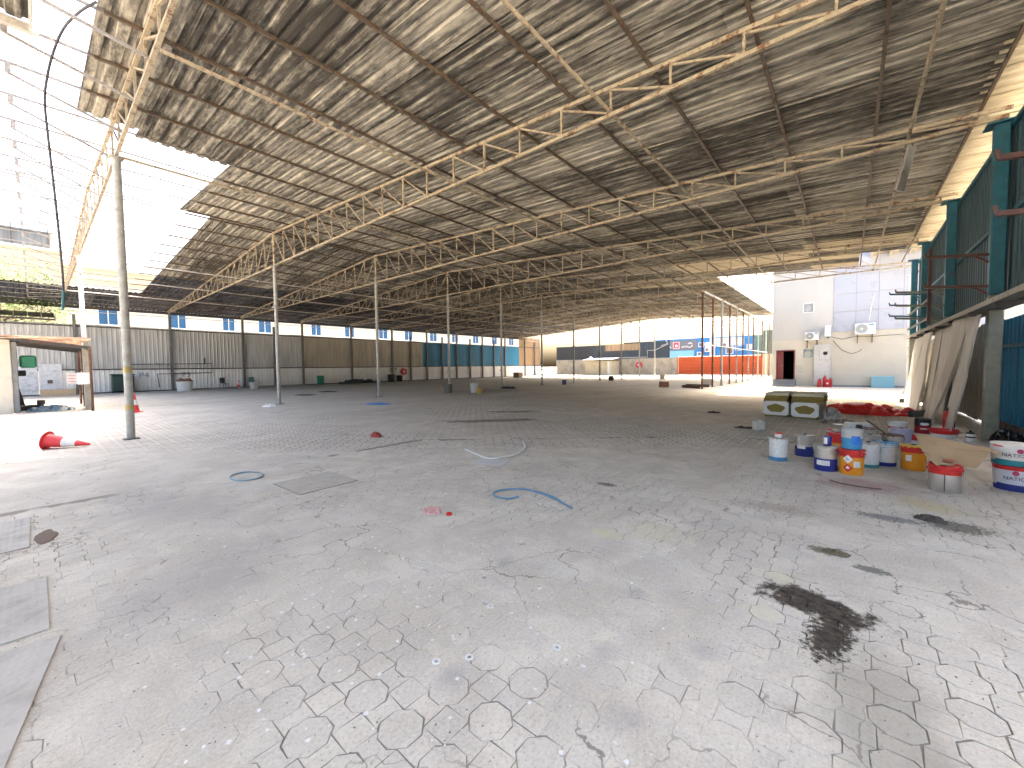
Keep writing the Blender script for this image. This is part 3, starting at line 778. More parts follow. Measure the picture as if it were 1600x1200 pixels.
# window units set into the wall
for (a, b, z0, z1) in ((1.97, 2.6, 5.22, 5.92), (1.97, 2.55, 2.05, 2.66)):
    fr = MB(); t = .05
    fr.box(-.03, .2, a + .002, a + t, z0, z1).box(-.03, .2, b - t, b - .002, z0, z1).box(-.03, .2, a + t, b - t, z0 + .002, z0 + t).box(-.03, .2, a + t, b - t, z1 - t, z1 - .002)
    wnd = fr.build('window_unit', WHITEP if z0 > 4 else plain('frame teal grey', (.30, .40, .42), .5), wb)
    MB().box(.06, .1, a + t, b - t, z0 + t, z1 - t).build('grille', plain('grille grey', (.32, .36, .38), .5), wnd)
    MB().cyl((.03, (a + b) / 2, (z0 + z1) / 2 - .05), (.059, (a + b) / 2, (z0 + z1) / 2 - .05), .2, n=18).build('fan_ring', STEEL, wnd, True)
def ac(label, y, z, wd, ht, dp, logo=True, side_on=False):
    t = thing('air_conditioner', label, 'air conditioner', (35.47, y, z), 0, 'outdoor air conditioners on the white building')
    if side_on:
        MB().bevbox(-.85, -.05, -.17, .17, .1, .1 + ht, .02).build('casing', plain('condenser white', (.74, .75, .74)), t)
        MB().cyl((-.45, -.19, .1 + ht / 2), (-.45, -.171, .1 + ht / 2), .3, n=20).build('fan_grille', plain('grille grey', (.2, .2, .2)), t, True)
        MB().bevbox(-.03, 0, -.05, .05, 0, .1 + ht, .004).build('bracket', DARKST, t); return
    MB().bevbox(-.12 - dp, -.12, -wd / 2, wd / 2, .1, .1 + ht, .02).build('casing', plain('condenser white', (.74, .75, .74)), t)
    x = -.12 - dp; yc = wd * .16; zc = .1 + ht * .5; R = ht * .42
    g = MB().cyl((x - .012, yc, zc), (x - .002, yc, zc), R, n=28).build('fan_grille', plain('grille grey', (.2, .2, .2)), t, True)
    mb = MB()
    for k in range(1, 5):
        n = 24; r = R * k / 4.6
        mb.tube([(x - .016, yc + r * math.cos(q * 2 * PI / n), zc + r * math.sin(q * 2 * PI / n)) for q in range(n + 1)], .007, 4)
    mb.build('grille_ring', STEEL, g)
    MB().cyl((x - .03, yc, zc), (x - .013, yc, zc), R * .22, n=14).build('fan_hub', WHITEP, g, True)
    MB().box(x - .004, x - .001, -wd * .42, -wd * .2, .1 + ht * .78, .1 + ht * .9).build('badge', plain('badge blue', (.05, .25, .55), .4), t)
    for s in (-1, 1):
        MB().box(-.12 - dp, 0, s * wd * .36 - .02, s * wd * .36 + .02, .05, .098).build('bracket', TRUSS_R, t)
        MB().box(-.06, -.001, s * wd * .36 - .022, s * wd * .36 + .022, -.45, .05).build('bracket', TRUSS_R, t)
ac('smaller white outdoor air conditioner left of the wall panels', 2.04, 3.16, .78, .56, .28)
ac('white outdoor air conditioner mounted side on at the panel corner', 1.15, 3.35, .8, .75, .3, side_on=True)
ac('larger white outdoor air conditioner under the grey panels', -.75, 3.4, 1.02, .72, .34)
MB().tube([(35.45, -.95, 4.4), (35.4, -1.02, 5.2), (35.44, -1.2, 6.2)], .02, 6).build('conduit', WHITEP, wb, loc=(-35.5, 0, 0))
MB().tube([(-.04, 1.0, 3.45), (-.05, .4, 3.25), (-.05, -.3, 3.4), (-.04, -1.1, 3.35), (-.05, -2.6, 3.42)], .014, 5).build('cable', DARKST, wb)
MB().tube([(-.04, .9, 3.2), (-.05, .4, 2.5), (-.05, -.1, 2.25), (-.04, -.5, 2.4), (-.03, -.6, 2.55)], .014, 5).build('cable', DARKST, wb)
MB().bevbox(-.2, -.002, .98, 1.9, .1, 2.95, .01).build('cabinet', plain('cabinet white', (.55, .55, .53), .5, 0, .25), wb)
cb = MB().bevbox(-.25, -.201, 1.0, 1.62, 1.9, 2.75, .01).build('cabinet_box', plain('cabinet white', (.72, .73, .72)), wb)
MB().cyl((-.27, 1.28, 2.32), (-.251, 1.28, 2.32), .13, n=18).build('round_vent', INK, cb, True)
for k in range(4): MB().box(-.006, -.002, 2.55 + .05 * (k % 2), 2.92, 1.02 + k * .13, 1.06 + k * .13).build('faded_print', FADED, wb)
MB().box(-.02, -.002, -11, .89, 0, .12).build('plinth', GREYS, wb)
ps = thing('glass_tank', 'pale blue glass tank leaning against the cream wall', 'glass tank', (35.1, -1.66, 0))
GL = plain('blue glass', (.20, .42, .50), .15, 0, .15, (.3, .45, .5))
MB().bevbox(-.06, .2, -.55, .55, .005, .76, .01).build('tank', GL, ps)
MB().box(-.075, -.0605, -.57, .57, .72, .78).build('rim', plain('rim blue', (.35, .55, .6), .4), ps)
MB().box(.1, .13, .56, .95, .28, .31).build('pipe', STEEL, ps)

def extinguisher(x, y, label, h=.5, r=.075, group=None):
    t = thing('fire_extinguisher', label, 'extinguisher', (x, y, 0), random.uniform(0, 6), group)
    MB().lathe([(r * .92, 0), (r, .02), (r, h * .78), (r * .85, h * .86), (r * .4, h * .92), (r * .3, h * .95)], 18).build('cylinder', REDP, t, True)
    MB().bevbox(-.022, .022, -.03, .03, h * .951, h * 1.03, .005).build('valve', INK, t)
    MB().beam((0, -.02, h * 1.05), (0, .09, h * 1.1), .02, .012).build('lever', INK, t)
    MB().tube([(0, .03, h * .98), (.03, .1, h * .9), (.04, .1, h * .5), (.02, r + .015, h * .25)], .011, 6).build('hose', INK, t)
    lb = MB(); v = []; f = []
    for i in range(7):
        a = -2.2 - .6 + i * .2
        v += [(math.cos(a) * (r + .002), math.sin(a) * (r + .002), z) for z in (h * .42, h * .62)]
    lb.add(v, [(2 * i, 2 * i + 2, 2 * i + 3, 2 * i + 1) for i in range(6)]).build('paper_label', WHITEP, t)
for k, (dx, dy, hh) in enumerate(((0, 0, .75), (.05, -.3, .6), (-.2, -.15, .5), (-.15, .28, .55))):
    extinguisher(34.9 + dx, 1.28 + dy, ['tall red extinguisher by the white cabinet on the cream wall', 'red extinguisher on the right of the cluster by the cream building', 'small red extinguisher at the front of the cluster by the cream building', 'red extinguisher on the left of the cluster by the cream building'][k], hh, .11, 'extinguishers by the cream building')
tp = post(28.83, -2.32, 6.05, 'white post with flared foot in front of the grey panels', .075, POSTW)
MB().lathe([(.28, 0), (.25, .03), (.12, .28), (.085, .5)], 16, (0, 0, .022)).build('flared_foot', CONC, tp, True)
MB().beam((0, -.1, 6.0), (.1, -1.0, 7.1), .08, .08).build('stay', TRUSS_R, tp)

# ------------------------------------------------------------------ right hand wall, rack and leaning sheets
rw = thing('teal_wall', 'tall dark teal ribbed wall with blue columns along the right side', 'wall', (0, -2.45, 0))
wall_sheets(rw, 5, 27.2, 2.75, 6.42, -.04, TEAL, 'upper_sheet', flip=-1, seed=21)
wall_sheets(rw, 6, 15.6, .25, 2.62, -.35, BRIGHTB, 'lower_sheet', w=.8, flip=-1, seed=22)
wall_sheets(rw, 15.6, 27.2, .05, 2.62, -.3, WALLT, 'lower_sheet', flip=-1, seed=23)
MB().box(6, 15.6, -.6, -.36, 0, .27).build('plinth', DARKST, rw)
for z in (4.6, 6.36): MB().box(5, 27.2, -.005, .055, z - .04, z + .04).build('girt', BLUECOL, rw)
MB().box(6, 15.6, -.31, -.25, 1.95, 2.02).build('girt', BLUECOL, rw)
COLG = rusty('grey green column', (.22, .23, .19), .3)
for u in (7.45, 12.8, 17.9, 23.35, 26.9):
    wdt = .11
    cl = MB().bevbox(u - wdt, u + wdt, .06, .06 + 2 * wdt, 3.0, 6.42, .02).build('column', BLUECOL, rw)
    MB().bevbox(u - wdt, u + wdt, .06, .06 + 2 * wdt, 0, 2.999, .02).build('column_foot', COLG, rw)
    MB().box(u - .2, u + .2, .0, .4, 6.421, 6.45).build('cap_plate', BLUECOL, rw)
sh = thing('storage_rack', 'cantilever storage rack with grey sheet shelf and rusty arms on the right wall', 'rack', (0, -2.4, 2.68))
for i in range(9):
    a = 6.2 + i * 2.1
    b = min(a + 2.09, 25)
    MB().box(a, b, .28, .52, .0, .045).build('shelf_plate', plain('shelf grey', (.30, .29, .26), .6, 0, .5, (.1, .06, .03)), sh)
    MB().box(a + .3, a + .36, .0, .5, -.08, -.001).build('bracket', DARKST, sh)
    MB().box(a, b, .0, .27, .004, .03).build('shelf_plate', plain('shelf dark', (.12, .12, .115), .6), sh)
MB().box(6.2, 25, .521, .54, -.03, .06).build('front_edge', plain('shelf grey', (.30, .29, .26)), sh)
REDST = rusty('oxide arm', (.07, .024, .018), .4)
GREENST = rusty('grey green arm', (.16, .19, .17), .2)
for u, zz, m, ln, nm in ((7.45, (3.95, 3.3), REDST, .85, 'column at the picture edge'), (12.8, (3.85, 3.2), REDST, .9, 'nearest blue column in full view'), (17.9, (3.78, 3.36, 2.95), GREENST, 1.05, 'second blue column'), (23.35, (4.4, 3.95, 3.5), BLUECOL, .9, 'third blue column')):
    for i, z in enumerate(zz):
        q = (u, .23, z - 2.68)
        t = MB().beam((0, 0, 0), (0, ln, .1), .07, .06).build('arm', m, sh, loc=q)
        MB().beam((0, 0, -.16), (0, .2, .0), .04, .04).build('knee', m, t)
        MB().beam((0, ln, .08), (0, ln + .03, .2), .04, .04).build('end_stop', m, t)
MB().box(16.865, 16.935, .615, .685, .05, 2.25).build('upright', REDST, sh)
for z in (.25, .8): MB().beam((16.9, .65, z), (22.3, .65, z), .05, .05).build('rail', GREENST, sh)

def leaning(name, label, cat, bot, top, wd, thick, mat, wave=.0, nseg=10, seed=0, group=None):
    """board leaning on the wall: bot / top are the mid points of its lower and upper edges, width along x"""
    t = thing(name, label, cat, (bot[0], bot[1], 0), 0, group)
    d = Vector(top) - Vector(bot); v = []; f = []
    nrm = Vector((0, -d.z, d.y)).normalized() * thick
    for j in range(nseg + 1):
        s = j / nseg; c = d * s; c.z += bot[2] + .003
        off = wave * math.sin(s * PI * 1.3 + seed) * s
        ww = wd * (1 + .12 * math.sin(s * 5 + seed) * (1 if wave else 0)) / 2
        for x in (-ww, -ww / 3, ww / 3, ww):
            q = wave * .35 * math.sin(x * 9 + s * 3 + seed)
            v.append((c.x + x + off, c.y + q, c.z))
    n = len(v); v += [(p[0] - nrm.x, p[1] - nrm.y - .001, p[2]) for p in v]
    k = 4
    for j in range(nseg):
        for i in range(3):
            a = j * k + i; f += [(a, a + 1, a + 1 + k, a + k), (n + a, n + a + k, n + a + 1 + k, n + a + 1)]
        for e, fl in ((0, 1), (3, 0)):
            a = j * k + e; f.append((a, a + k, n + a + k, n + a) if fl else (a, n + a, n + a + k, a + k))
    f += [(i, n + i, n + i + 1, i + 1) for i in range(3)] + [(nseg * k + i, nseg * k + i + 1, n + nseg * k + i + 1, n + nseg * k + i) for i in range(3)]
    MB().add(v, f).build('board', mat, t, True); return t
FIB = sheetmat('fibre board', (.42, .41, .39), (.33, .32, .30), (.15, .14, .13), .3, 'z', False)
TANR = sheetmat('tan wrap', (.40, .37, .32), (.31, .28, .235), (.14, .12, .10), .35, 'z', False)
PLW = sheetmat('pale plastic wrap', (.70, .68, .62), (.58, .55, .49), (.3, .27, .22), .15, 'z', False)
leaning('leaning_board', 'curved grey fibre board leaning beside the first blue column', 'board', (13.3, -1.72, 0), (12.95, -2.06, 2.6), .85, .03, FIB, .10, seed=1)
leaning('leaning_wrap', 'tan fabric wrapped sheet leaning next to the grey fibre board', 'wrapped sheet', (15.3, -1.66, 0), (14.1, -2.04, 2.64), 1.45, .06, TANR, .14, seed=2.5)
leaning('grey_slab', 'flat grey panel standing behind the tan wrapped sheet', 'panel', (16.4, -1.93, 0), (16.3, -2.13, 2.62), 1.9, .03, FIB)
leaning('grey_slab', 'flat tan grey panel standing left of the tan wrapped sheet', 'panel', (17.9, -1.85, 0), (17.9, -2.12, 2.6), 1.25, .03, WALLT)
leaning('plastic_wrap', 'pale plastic wrapped sheets standing under the end of the shelf', 'wrapped sheet', (19.4, -1.72, 0), (19.5, -2.05, 2.6), 2.1, .05, PLW, .09, seed=.7)
leaning('wrapped_slab', 'pale ribbed panel standing at the end of the rack', 'panel', (21.6, -1.75, 0), (21.6, -2.05, 2.55), 2.3, .04, PLW, .04, seed=2)
for (x, y, ln, lab) in ((17.3, -1.75, 1.0, 'dark steel channel lying on the floor by the pale wrapped sheets'), (22.9, -1.95, 1.0, 'dark steel channel lying in the sun near the white post')):
    t = thing('steel_channel', lab, 'steel channel', (x, y, 0), .9)
    MB().box(-.06, .06, -ln / 2, ln / 2, .003, .03).build('web', DARKST, t)
    for s in (-1, 1): MB().box(s * .06 - .012, s * .06 + .012, -ln / 2, ln / 2, .003, .17).build('flange', GREENST, t)

# ------------------------------------------------------------------ yellow building behind the left wall
yb = thing('yellow_building', 'long pale yellow building with blue windows behind the left wall', 'building', (0, 52, 0))
YEL = plain('yellow render', (.62, .52, .34), .8, 0, .2, (.45, .36, .22), .5)
YEL2 = plain('pale yellow render', (.68, .62, .50), .8, 0, .2, (.5, .42, .3), .5)
wins = [(3.85, 5.2), (8.9, 10.2), (13.25, 14.45), (16.7, 18.1), (22.6, 23.9), (27.0, 28.4), (32.1, 33.6), (36.5, 38.0), (41.3, 42.8), (46, 47.5), (51, 52.5), (56, 57.5), (61, 62.5)]
H = [(a, b, 5.9, 7.4) for a, b in wins]
holed(MB(), 'x', 0, .3, 1.9, 66, 0, 9.6, H).build('wall', YEL2, yb)
MB().box(1.9, 66, -.04, .3, 9.601, 10.85).build('parapet', YEL, yb)
MB().box(-14, 1.9, -.3, .4, 0, 11.8).build('wall', YEL, yb)
MB().box(1.9, 66, .31, 9, 0, 9.4).build('core', YEL2, yb)
MB().box(-14, 1.9, .41, 9, 0, 11.6).build('core', YEL, yb)
MB().box(-14, 2.05, -.38, .45, 11.801, 12.05).build('coping', YEL2, yb)
MB().box(1.9, 66, -.12, .34, 10.851, 10.98).build('coping', YEL2, yb)
BG = plain('blue window glass', (.03, .11, .22), .2, 0, .1, (.1, .3, .5))
for a, b in wins:
    wn = MB().box(a, a + .07, .02, .12, 5.9, 7.4).box(b - .07, b, .02, .12, 5.9, 7.4).box(a + .07, b - .07, .02, .12, 5.901, 5.97).box(a + .07, b - .07, .02, .12, 7.33, 7.399).box((a + b) / 2 - .035, (a + b) / 2 + .035, .02, .12, 5.97, 7.33).build('window', WHITEP, yb)
    for q in (0, 1): MB().box([a + .07, (a + b) / 2 + .035][q], [(a + b) / 2 - .035, b - .07][q], .06, .08, 5.97, 7.33).build('pane', BG, wn)
tk = thing('roof_shed', 'dark sheet clad tank room on top of the yellow building', 'roof shed', (0, 53, 12.06))
DK = sheetmat('slate sheet', (.13, .15, .17), (.09, .10, .12), (.04, .04, .05), .3, 'z', False)
MB().box(-9, 1.3, 0, 5, 0, 1.5).build('walls', DK, tk)
MB().box(-9.2, 1.5, -.2, 5.2, 1.501, 1.6).build('roof', DK, tk)
MB().cyl((-.8, -.1, 0), (-.8, -.1, 2.3), .04, n=6).build('mast', DARKST, tk)
MB().cyl((1.2, -.1, 0), (1.2, -.1, 1.9), .04, n=6).build('mast', DARKST, tk)
# lattice rack and small lean-to roofs on the left wall
lt = thing('lean_to_roof', 'dark slatted canopy above the left end of the grey wall', 'canopy', (-4.5, 43.2, 5.5))
for i in range(9):
    MB().box(i * .62, i * .62 + .60, 0, 1.6, 0, .05).build('slat_sheet', DARKST, lt).rotation_euler = (.28, 0, 0)
MB().beam((0, .05, -.12), (5.6, .05, -.12), .1, .12).build('edge_beam', DARKST, lt)
for i in range(4): MB().beam((.3 + i * 1.6, .1, -.3), (.9 + i * 1.6, .1, .0), .04, .04).build('strut', TRUSS_R, lt)

# ------------------------------------------------------------------ tree at the left edge
def tree(x, y, h, label, seed=1):
    rnd = random.Random(seed)
    t = thing('tree', label, 'tree', (x, y, 0))
    BARK = plain('bark', (.12, .085, .055), .9); 
    if 'leaf' not in MATS:
        g = NG('leaf'); oi = g.pos(); r = g.pos_.outputs['Random Per Island']
        MATS['leaf'] = g.set(g.mix(r, (.09, .17, .03), (.17, .26, .06)), .6)
    mb = MB().tube([(0, 0, 0), (.1, .05, h * .25), (-.05, .1, h * .5), (.1, 0, h * .75)], [.22, .18, .13, .05], 8)
    tips = []
    for k in range(14):
        a = rnd.uniform(0, 2 * PI); z = h * rnd.uniform(.35, .7); L = h * rnd.uniform(.2, .36)
        e = (math.cos(a) * L, math.sin(a) * L, z + L * rnd.uniform(.3, .9)); tips.append(e)
        mb.tube([(0, .05, z), (e[0] * .5, e[1] * .5, z + (e[2] - z) * .4), e], [.07, .045, .015], 5)
    mb.build('trunk', BARK, t, True)
    cr = MB()
    for e in tips + [(0, 0, h * .85), (.3, -.2, h * .7)]:
        for q in range(420):
            p = Vector(e) + Vector((rnd.gauss(0, .55), rnd.gauss(0, .55), rnd.gauss(0, .5)))
            a = Vector((rnd.gauss(0, 1), rnd.gauss(0, 1), rnd.gauss(0, 1))).normalized(); b = a.orthogonal().normalized()
            l = rnd.uniform(.06, .13)
            cr.add([p - a * l, p + b * l * .45, p + a * l, p - b * l * .45], [(0, 1, 2, 3)])
    cr.build('crown', MATS['leaf'], t)
tree(-1.5, 47.6, 10.4, 'bright green leafy tree showing at the left edge behind the wall', 3)

# ------------------------------------------------------------------ paint pails and the clutter at the right
def P(name, col, rough=.4, dirt=.2, metal=0.): return plain(name, col, rough, metal, dirt * .8, scale=26.)
TIN = NG('tinplate'); TIN = TIN.set(TIN.mix(TIN.ramp(TIN.noise(9, detail=3), .45, .7, 0, .5), (.62, .60, .56), (.40, .37, .33)), TIN.ramp(TIN.noise(14), .3, .7, .28, .42), .75)
WHT2 = P('pail white', (.72, .73, .72), .4, .3); NAVY = P('pail navy', (.015, .03, .22), .4, .2)
SKYB = P('pail blue', (.07, .26, .48), .4, .2); ORNG = P('pail orange', (.78, .30, .015), .4, .25)
REDL = P('pail red', (.60, .02, .02), .4, .2); TEALP = P('pail teal', (.02, .25, .30), .4, .2)
LAV = P('pail lavender', (.42, .40, .56), .5, .3); LIDG = P('lid grey', (.46, .44, .40), .5, .6)
YELP = P('pail yellow', (.70, .48, .05), .45, .2); GRNP = P('pail green', (.02, .22, .13), .5, .2)
PAPER = P('label paper', (.78, .78, .76), .6, .1); PRINT = P('label print', (.35, .35, .37), .7, 0)
CARD = plain('cardboard', (.50, .36, .215), .8, 0, .25, (.36, .25, .15), 4)
CARDR = plain('cardboard print', (.45, .14, .07), .8, 0, .1)

def wrapped(pts, r, z, ang, off, name, mat, parent):
    """flat convex outline (s, t) laid round a cylinder of radius r, facing angle ang"""
    s0, s1 = min(p[0] for p in pts), max(p[0] for p in pts); n = 10; v = []; f = []
    def span(s):
        ts = []
        for i in range(len(pts)):
            a, b = pts[i], pts[(i + 1) % len(pts)]
            if min(a[0], b[0]) - 1e-9 <= s <= max(a[0], b[0]) + 1e-9:
                if abs(a[0] - b[0]) < 1e-9: ts += [a[1], b[1]]
                else: ts.append(a[1] + (b[1] - a[1]) * (s - a[0]) / (b[0] - a[0]))
        return min(ts), max(ts)
    for i in range(n + 1):
        s = s0 + (s1 - s0) * i / n; lo, hi = span(s)
        for t in (lo, hi):
            rr = (r(z + t) if callable(r) else r) + off
            v.append((math.cos(ang + s / rr) * rr, math.sin(ang + s / rr) * rr, z + t))
    f = [(2 * i, 2 * i + 2, 2 * i + 3, 2 * i + 1) for i in range(n)]
    return MB().add(v, f).build(name, mat, parent)
def wrap_text(body, size, r, z, ang, mat, parent, off=.004):
    v, f = text_mesh(body, size)
    rr = r + off
    MB().add([(math.cos(ang + p[0] / rr) * rr, math.sin(ang + p[0] / rr) * rr, z + p[1]) for p in v], f).build('lettering', mat, parent)

def pail(x, y, label, bands, r=.143, h=.385, lid=True, lidmat=None, handle=True, z=0., taper=.96, fix=True, group='paint pails', name='paint_pail', seed=0):
    """bands: [(top fraction, material)] from the bottom up; (x, y) is the point nearest the camera"""
    d = math.hypot(x, y)
    if fix: x, y = x * (1 + r / d), y * (1 + r / d)
    face = math.atan2(-y, -x)
    t = thing(name, label, 'pail', (x, y, z), 0, group)
    mats = []; prof = []
    R = lambda q: r * (taper + (1 - taper) * q)
    z0 = 0.
    for k, (top, m) in enumerate(bands):
        if m not in mats: mats.append(m)
        mi = mats.index(m)
        if k == 0: prof += [(R(0) * .97, 0, mi), (R(0), .008, mi)]
        else: prof.append((R(z0), z0 * h + .0005, mi))
        prof.append((R(top), top * h - (.0 if top < 1 else .012), mi))
        z0 = top
    n = len(mats) - 1
    b2 = []
    for i, p in enumerate(prof): b2.append(p)
    # two rolled hoops near the rim
    for zz in (.80, .86):
        pass
    mb = MB().lathe(b2, 28, cap=(True, not True))
    body = mb.build('body', mats, t, True)
    for zz in (.79, .88):
        MB().lathe([(R(zz) + .0006, zz * h - .006), (R(zz) + .004, zz * h - .002), (R(zz) + .004, zz * h + .002), (R(zz) + .0006, zz * h + .006)], 28, cap=(False, False)).build('hoop', bands[-1][1], body, True)
    lm = lidmat or LIDG
    rim = MB().lathe([(r + .001, h - .016), (r + .007, h - .012), (r + .007, h - .004), (r - .004, h - .001)], 28, cap=(False, False)).build('rim', lm if lid else bands[-1][1], t, True)
    if lid:
        l = MB().lathe([(r - .0045, h - .002), (r - .014, h - .004), (r - .02, h - .010), (.02, h - .008)], 28, cap=(False, True)).build('lid', lm, t, True)
        rnd = random.Random(seed + int(x * 100))
        mb = MB()
        for k in range(14):
            a = k * 2 * PI / 14 + rnd.uniform(-.05, .05); e = rnd.uniform(.4, 1)
            c0 = Vector((math.cos(a) * (r + .008), math.sin(a) * (r + .008), h - .004))
            mb.beam(c0, c0 + Vector((math.cos(a) * .004, math.sin(a) * .004, -.03 * e)), .022, .003)
        tag(mb.build('lug_ring', lm, l), kind='stuff')
        MB().lathe([(.028, 0), (.028, .012), (.02, .016)], 14, (r * .45, 0, h - .009)).build('spout_cap', P('cap black', (.05, .05, .05)), l, True)
    else:
        MB().lathe([(r - .006, h - .004), (r - .008, h - .14), (.01, h - .145)], 24, cap=(False, False)).build('inner_wall', bands[-1][1], t, True)
    if handle:
        pts = []
        a0 = face + PI / 2
        for i in range(13):
            q = PI * i / 12
            s = math.cos(q) * (r + .012)
            o = math.sin(q) * (r + .03)
            pts.append((math.cos(a0) * s + math.cos(face) * o * .55, math.sin(a0) * s + math.sin(face) * o * .55, h * .82 - o * .75))
        MB().tube(pts, .0028, 5).build('handle', P('handle wire', (.12, .12, .12), .4, .1, .6), t, True)
        for s in (-1, 1):
            MB().lathe([(.016, 0), (.016, .012)], 10, (0, 0, 0)).build('ear', lm, t).matrix_local = Matrix.Translation((math.cos(a0) * s * r, math.sin(a0) * s * r, h * .82)) @ Matrix.Rotation(a0 + (0 if s > 0 else PI), 4, 'Z') @ Matrix.Rotation(PI / 2, 4, 'Y')
    t['_r'] = r
    del t['_r']
    return t, face, R

t, a, R = pail(8.01, .89, 'white paint pail with blue foot, leftmost of the paint pails', [(.17, SKYB), (1., WHT2)], .138, .39)
pa = t
q = thing('small_can', 'small white can with red lid standing on the leftmost pail', 'can', (pa.location.x, pa.location.y, .388), 0, None)
MB().lathe([(.052, 0), (.054, .004), (.054, .06)], 18).build('body', WHT2, q, True)
MB().lathe([(.056, .0605), (.058, .064), (.058, .082), (.02, .086)], 18).build('lid', REDL, q, True)
t, a, R = pail(8.66, .58, 'silver and navy pail with white label, second from the left', [(.47, NAVY), (1., TIN)], .143, .38)
wrapped([(-.07, -.03), (.06, -.03), (.06, .03), (-.07, .03)], R(.5), .17, a - .3, .003, 'paper_label', PAPER, t)
t, a, R = pail(7.66, .25, 'silver and navy pail with white label beside the orange hazard pail', [(.50, NAVY), (1., TIN)], .147, .385)
p3 = t
lb = wrapped([(-.085, -.037), (.085, -.037), (.085, .037), (-.085, .037)], R(.4), .13, a - .22, .003, 'paper_label', PAPER, t)
for k in range(3): wrapped([(-.02, -.003), (.075, -.003), (.075, .003), (-.02, .003)], R(.4), .15 - .018 * k, a - .22, .005, 'print_line', PRINT, lb)
q = thing('carton_can', 'small navy and white can standing on the silver and navy pail', 'can', (p3.location.x, p3.location.y - .02, .383), .5)
MB().lathe([(.05, 0, 0), (.052, .004, 0), (.052, .13, 0), (.045, .142, 0)], 18).build('body', NAVY, q, True)
wrapped([(-.03, -.05), (.025, -.05), (.025, .05), (-.03, .05)], .052, .075, a + PI - .5 + PI - .5, .002, 'paper_label', PAPER, q)
t, a, R = pail(9.2, .14, 'red topped orange pail half hidden behind the navy pails', [(.55, ORNG), (1., REDL)], .143, .38, lidmat=REDL)
t, a, R = pail(7.62, -.05, 'orange pail with red top and diamond hazard labels, at the front', [(.70, ORNG), (1., REDL)], .148, .375, lidmat=REDL)
p5 = t
for z, m, m2 in ((.235, PAPER, P('hazard blue', (.05, .12, .3))), (.105, REDL, PAPER)):
    dm = wrapped([(-.062, 0), (0, -.062), (.062, 0), (0, .062)], R(.5), z, a - .28, .003, 'hazard_diamond', m, t)
    if m is REDL:
        wrapped([(-.02, -.012), (.02, -.012), (.024, .004), (.0, .034), (-.024, .004)], R(.5), z, a - .28, .005, 'flame_mark', PAPER, dm)
    else:
        wrapped([(-.024, -.014), (.024, -.014), (.02, -.004), (-.02, -.004)], R(.5), z, a - .28, .005, 'hazard_mark', m2, dm)
        wrapped([(-.02, .004), (-.006, .002), (-.004, .026), (-.012, .03)], R(.5), z, a - .28, .005, 'hazard_mark', m2, dm)
lb = wrapped([(-.04, -.042), (.04, -.042), (.04, .042), (-.04, .042)], R(.5), .165, a + .45, .003, 'paper_label', PAPER, t)
for k in range(5): wrapped([(-.032, -.0025), (.032, -.0025), (.032, .0025), (-.032, .0025)], R(.5), .195 - .015 * k, a + .45, .005, 'print_line', PRINT, lb)
# blue liquid in an open clear tub on top of the orange pail
tb = thing('clear_tub', 'clear plastic tub of blue liquid standing on the orange hazard pail', 'tub', (p5.location.x, p5.location.y, .377))
TRN = NG('cloudy plastic'); TRN.set((.66, .68, .67), .35, 0., **{'Transmission Weight': .35, 'IOR': 1.3}); TRN = TRN.m
BLQ = P('blue liquid', (.06, .30, .56), .25, .1); BLQ2 = P('bright blue sticker', (.01, .16, .60), .4, .05)
MB().lathe([(.112, 0, 0), (.118, .006, 0), (.122, .16, 0), (.124, .165, 1), (.128, .285, 1), (.131, .29, 1), (.127, .291, 1), (.121, .22, 1), (.01, .2, 0)], 26, cap=(True, False)).build('tub', [BLQ, TRN], tb, True)
wrapped([(-.05, -.065), (.06, -.065), (.06, .06), (-.05, .06)], .1235, .14, a + .35, .004, 'blue_sticker', BLQ2, tb)
t, a, R = pail(8.33, -.25, 'white pail with teal foot right behind the orange hazard pail', [(.13, TEALP), (1., WHT2)], .14, .385)
t, a, R = pail(8.6, -.46, 'white pail with navy foot and torn blue rim', [(.16, NAVY), (.86, WHT2), (1., P('pail pale blue', (.45, .58, .68)))], .143, .385, lidmat=SKYB)
t, a, R = pail(9.35, -.30, 'tin pail with dented lid in the second row', [(1., TIN)], .145, .37)
t, a, R = pail(9.6, -.60, 'tin pail with rusty rim in the second row, nearer the cardboard', [(1., TIN)], .146, .37, lidmat=TRUSS_R)
t, a, R = pail(10.5, -.78, 'lavender plastic bucket in the back row', [(1., LAV)], .15, .38, taper=.86, lidmat=LAV)
t, a, R = pail(10.3, -.28, 'tin pail in the back row with a rust coloured lid', [(1., TIN)], .145, .37, lidmat=P('lid rust', (.25, .10, .06)))
t, a, R = pail(8.49, -.77, 'orange pail with red top under the cardboard', [(.72, ORNG), (1., REDL)], .146, .375, lidmat=YELP)
wrapped([(-.04, -.045), (.03, -.045), (.03, .045), (-.04, .045)], R(.5), .19, a - .35, .003, 'paper_label', PAPER, t)
t, a, R = pail(7.27, -.94, 'shiny tin pail with red top carrying the cardboard, nearest the camera', [(.66, TIN), (1., REDL)], .15, .345, lidmat=REDL)
p13 = t
MB().beam((math.cos(a) * .153, math.sin(a) * .153, .02), (math.cos(a) * .155, math.sin(a) * .155, .24), .008, .003).build('paint_drip', P('maroon', (.12, .01, .02)), t)
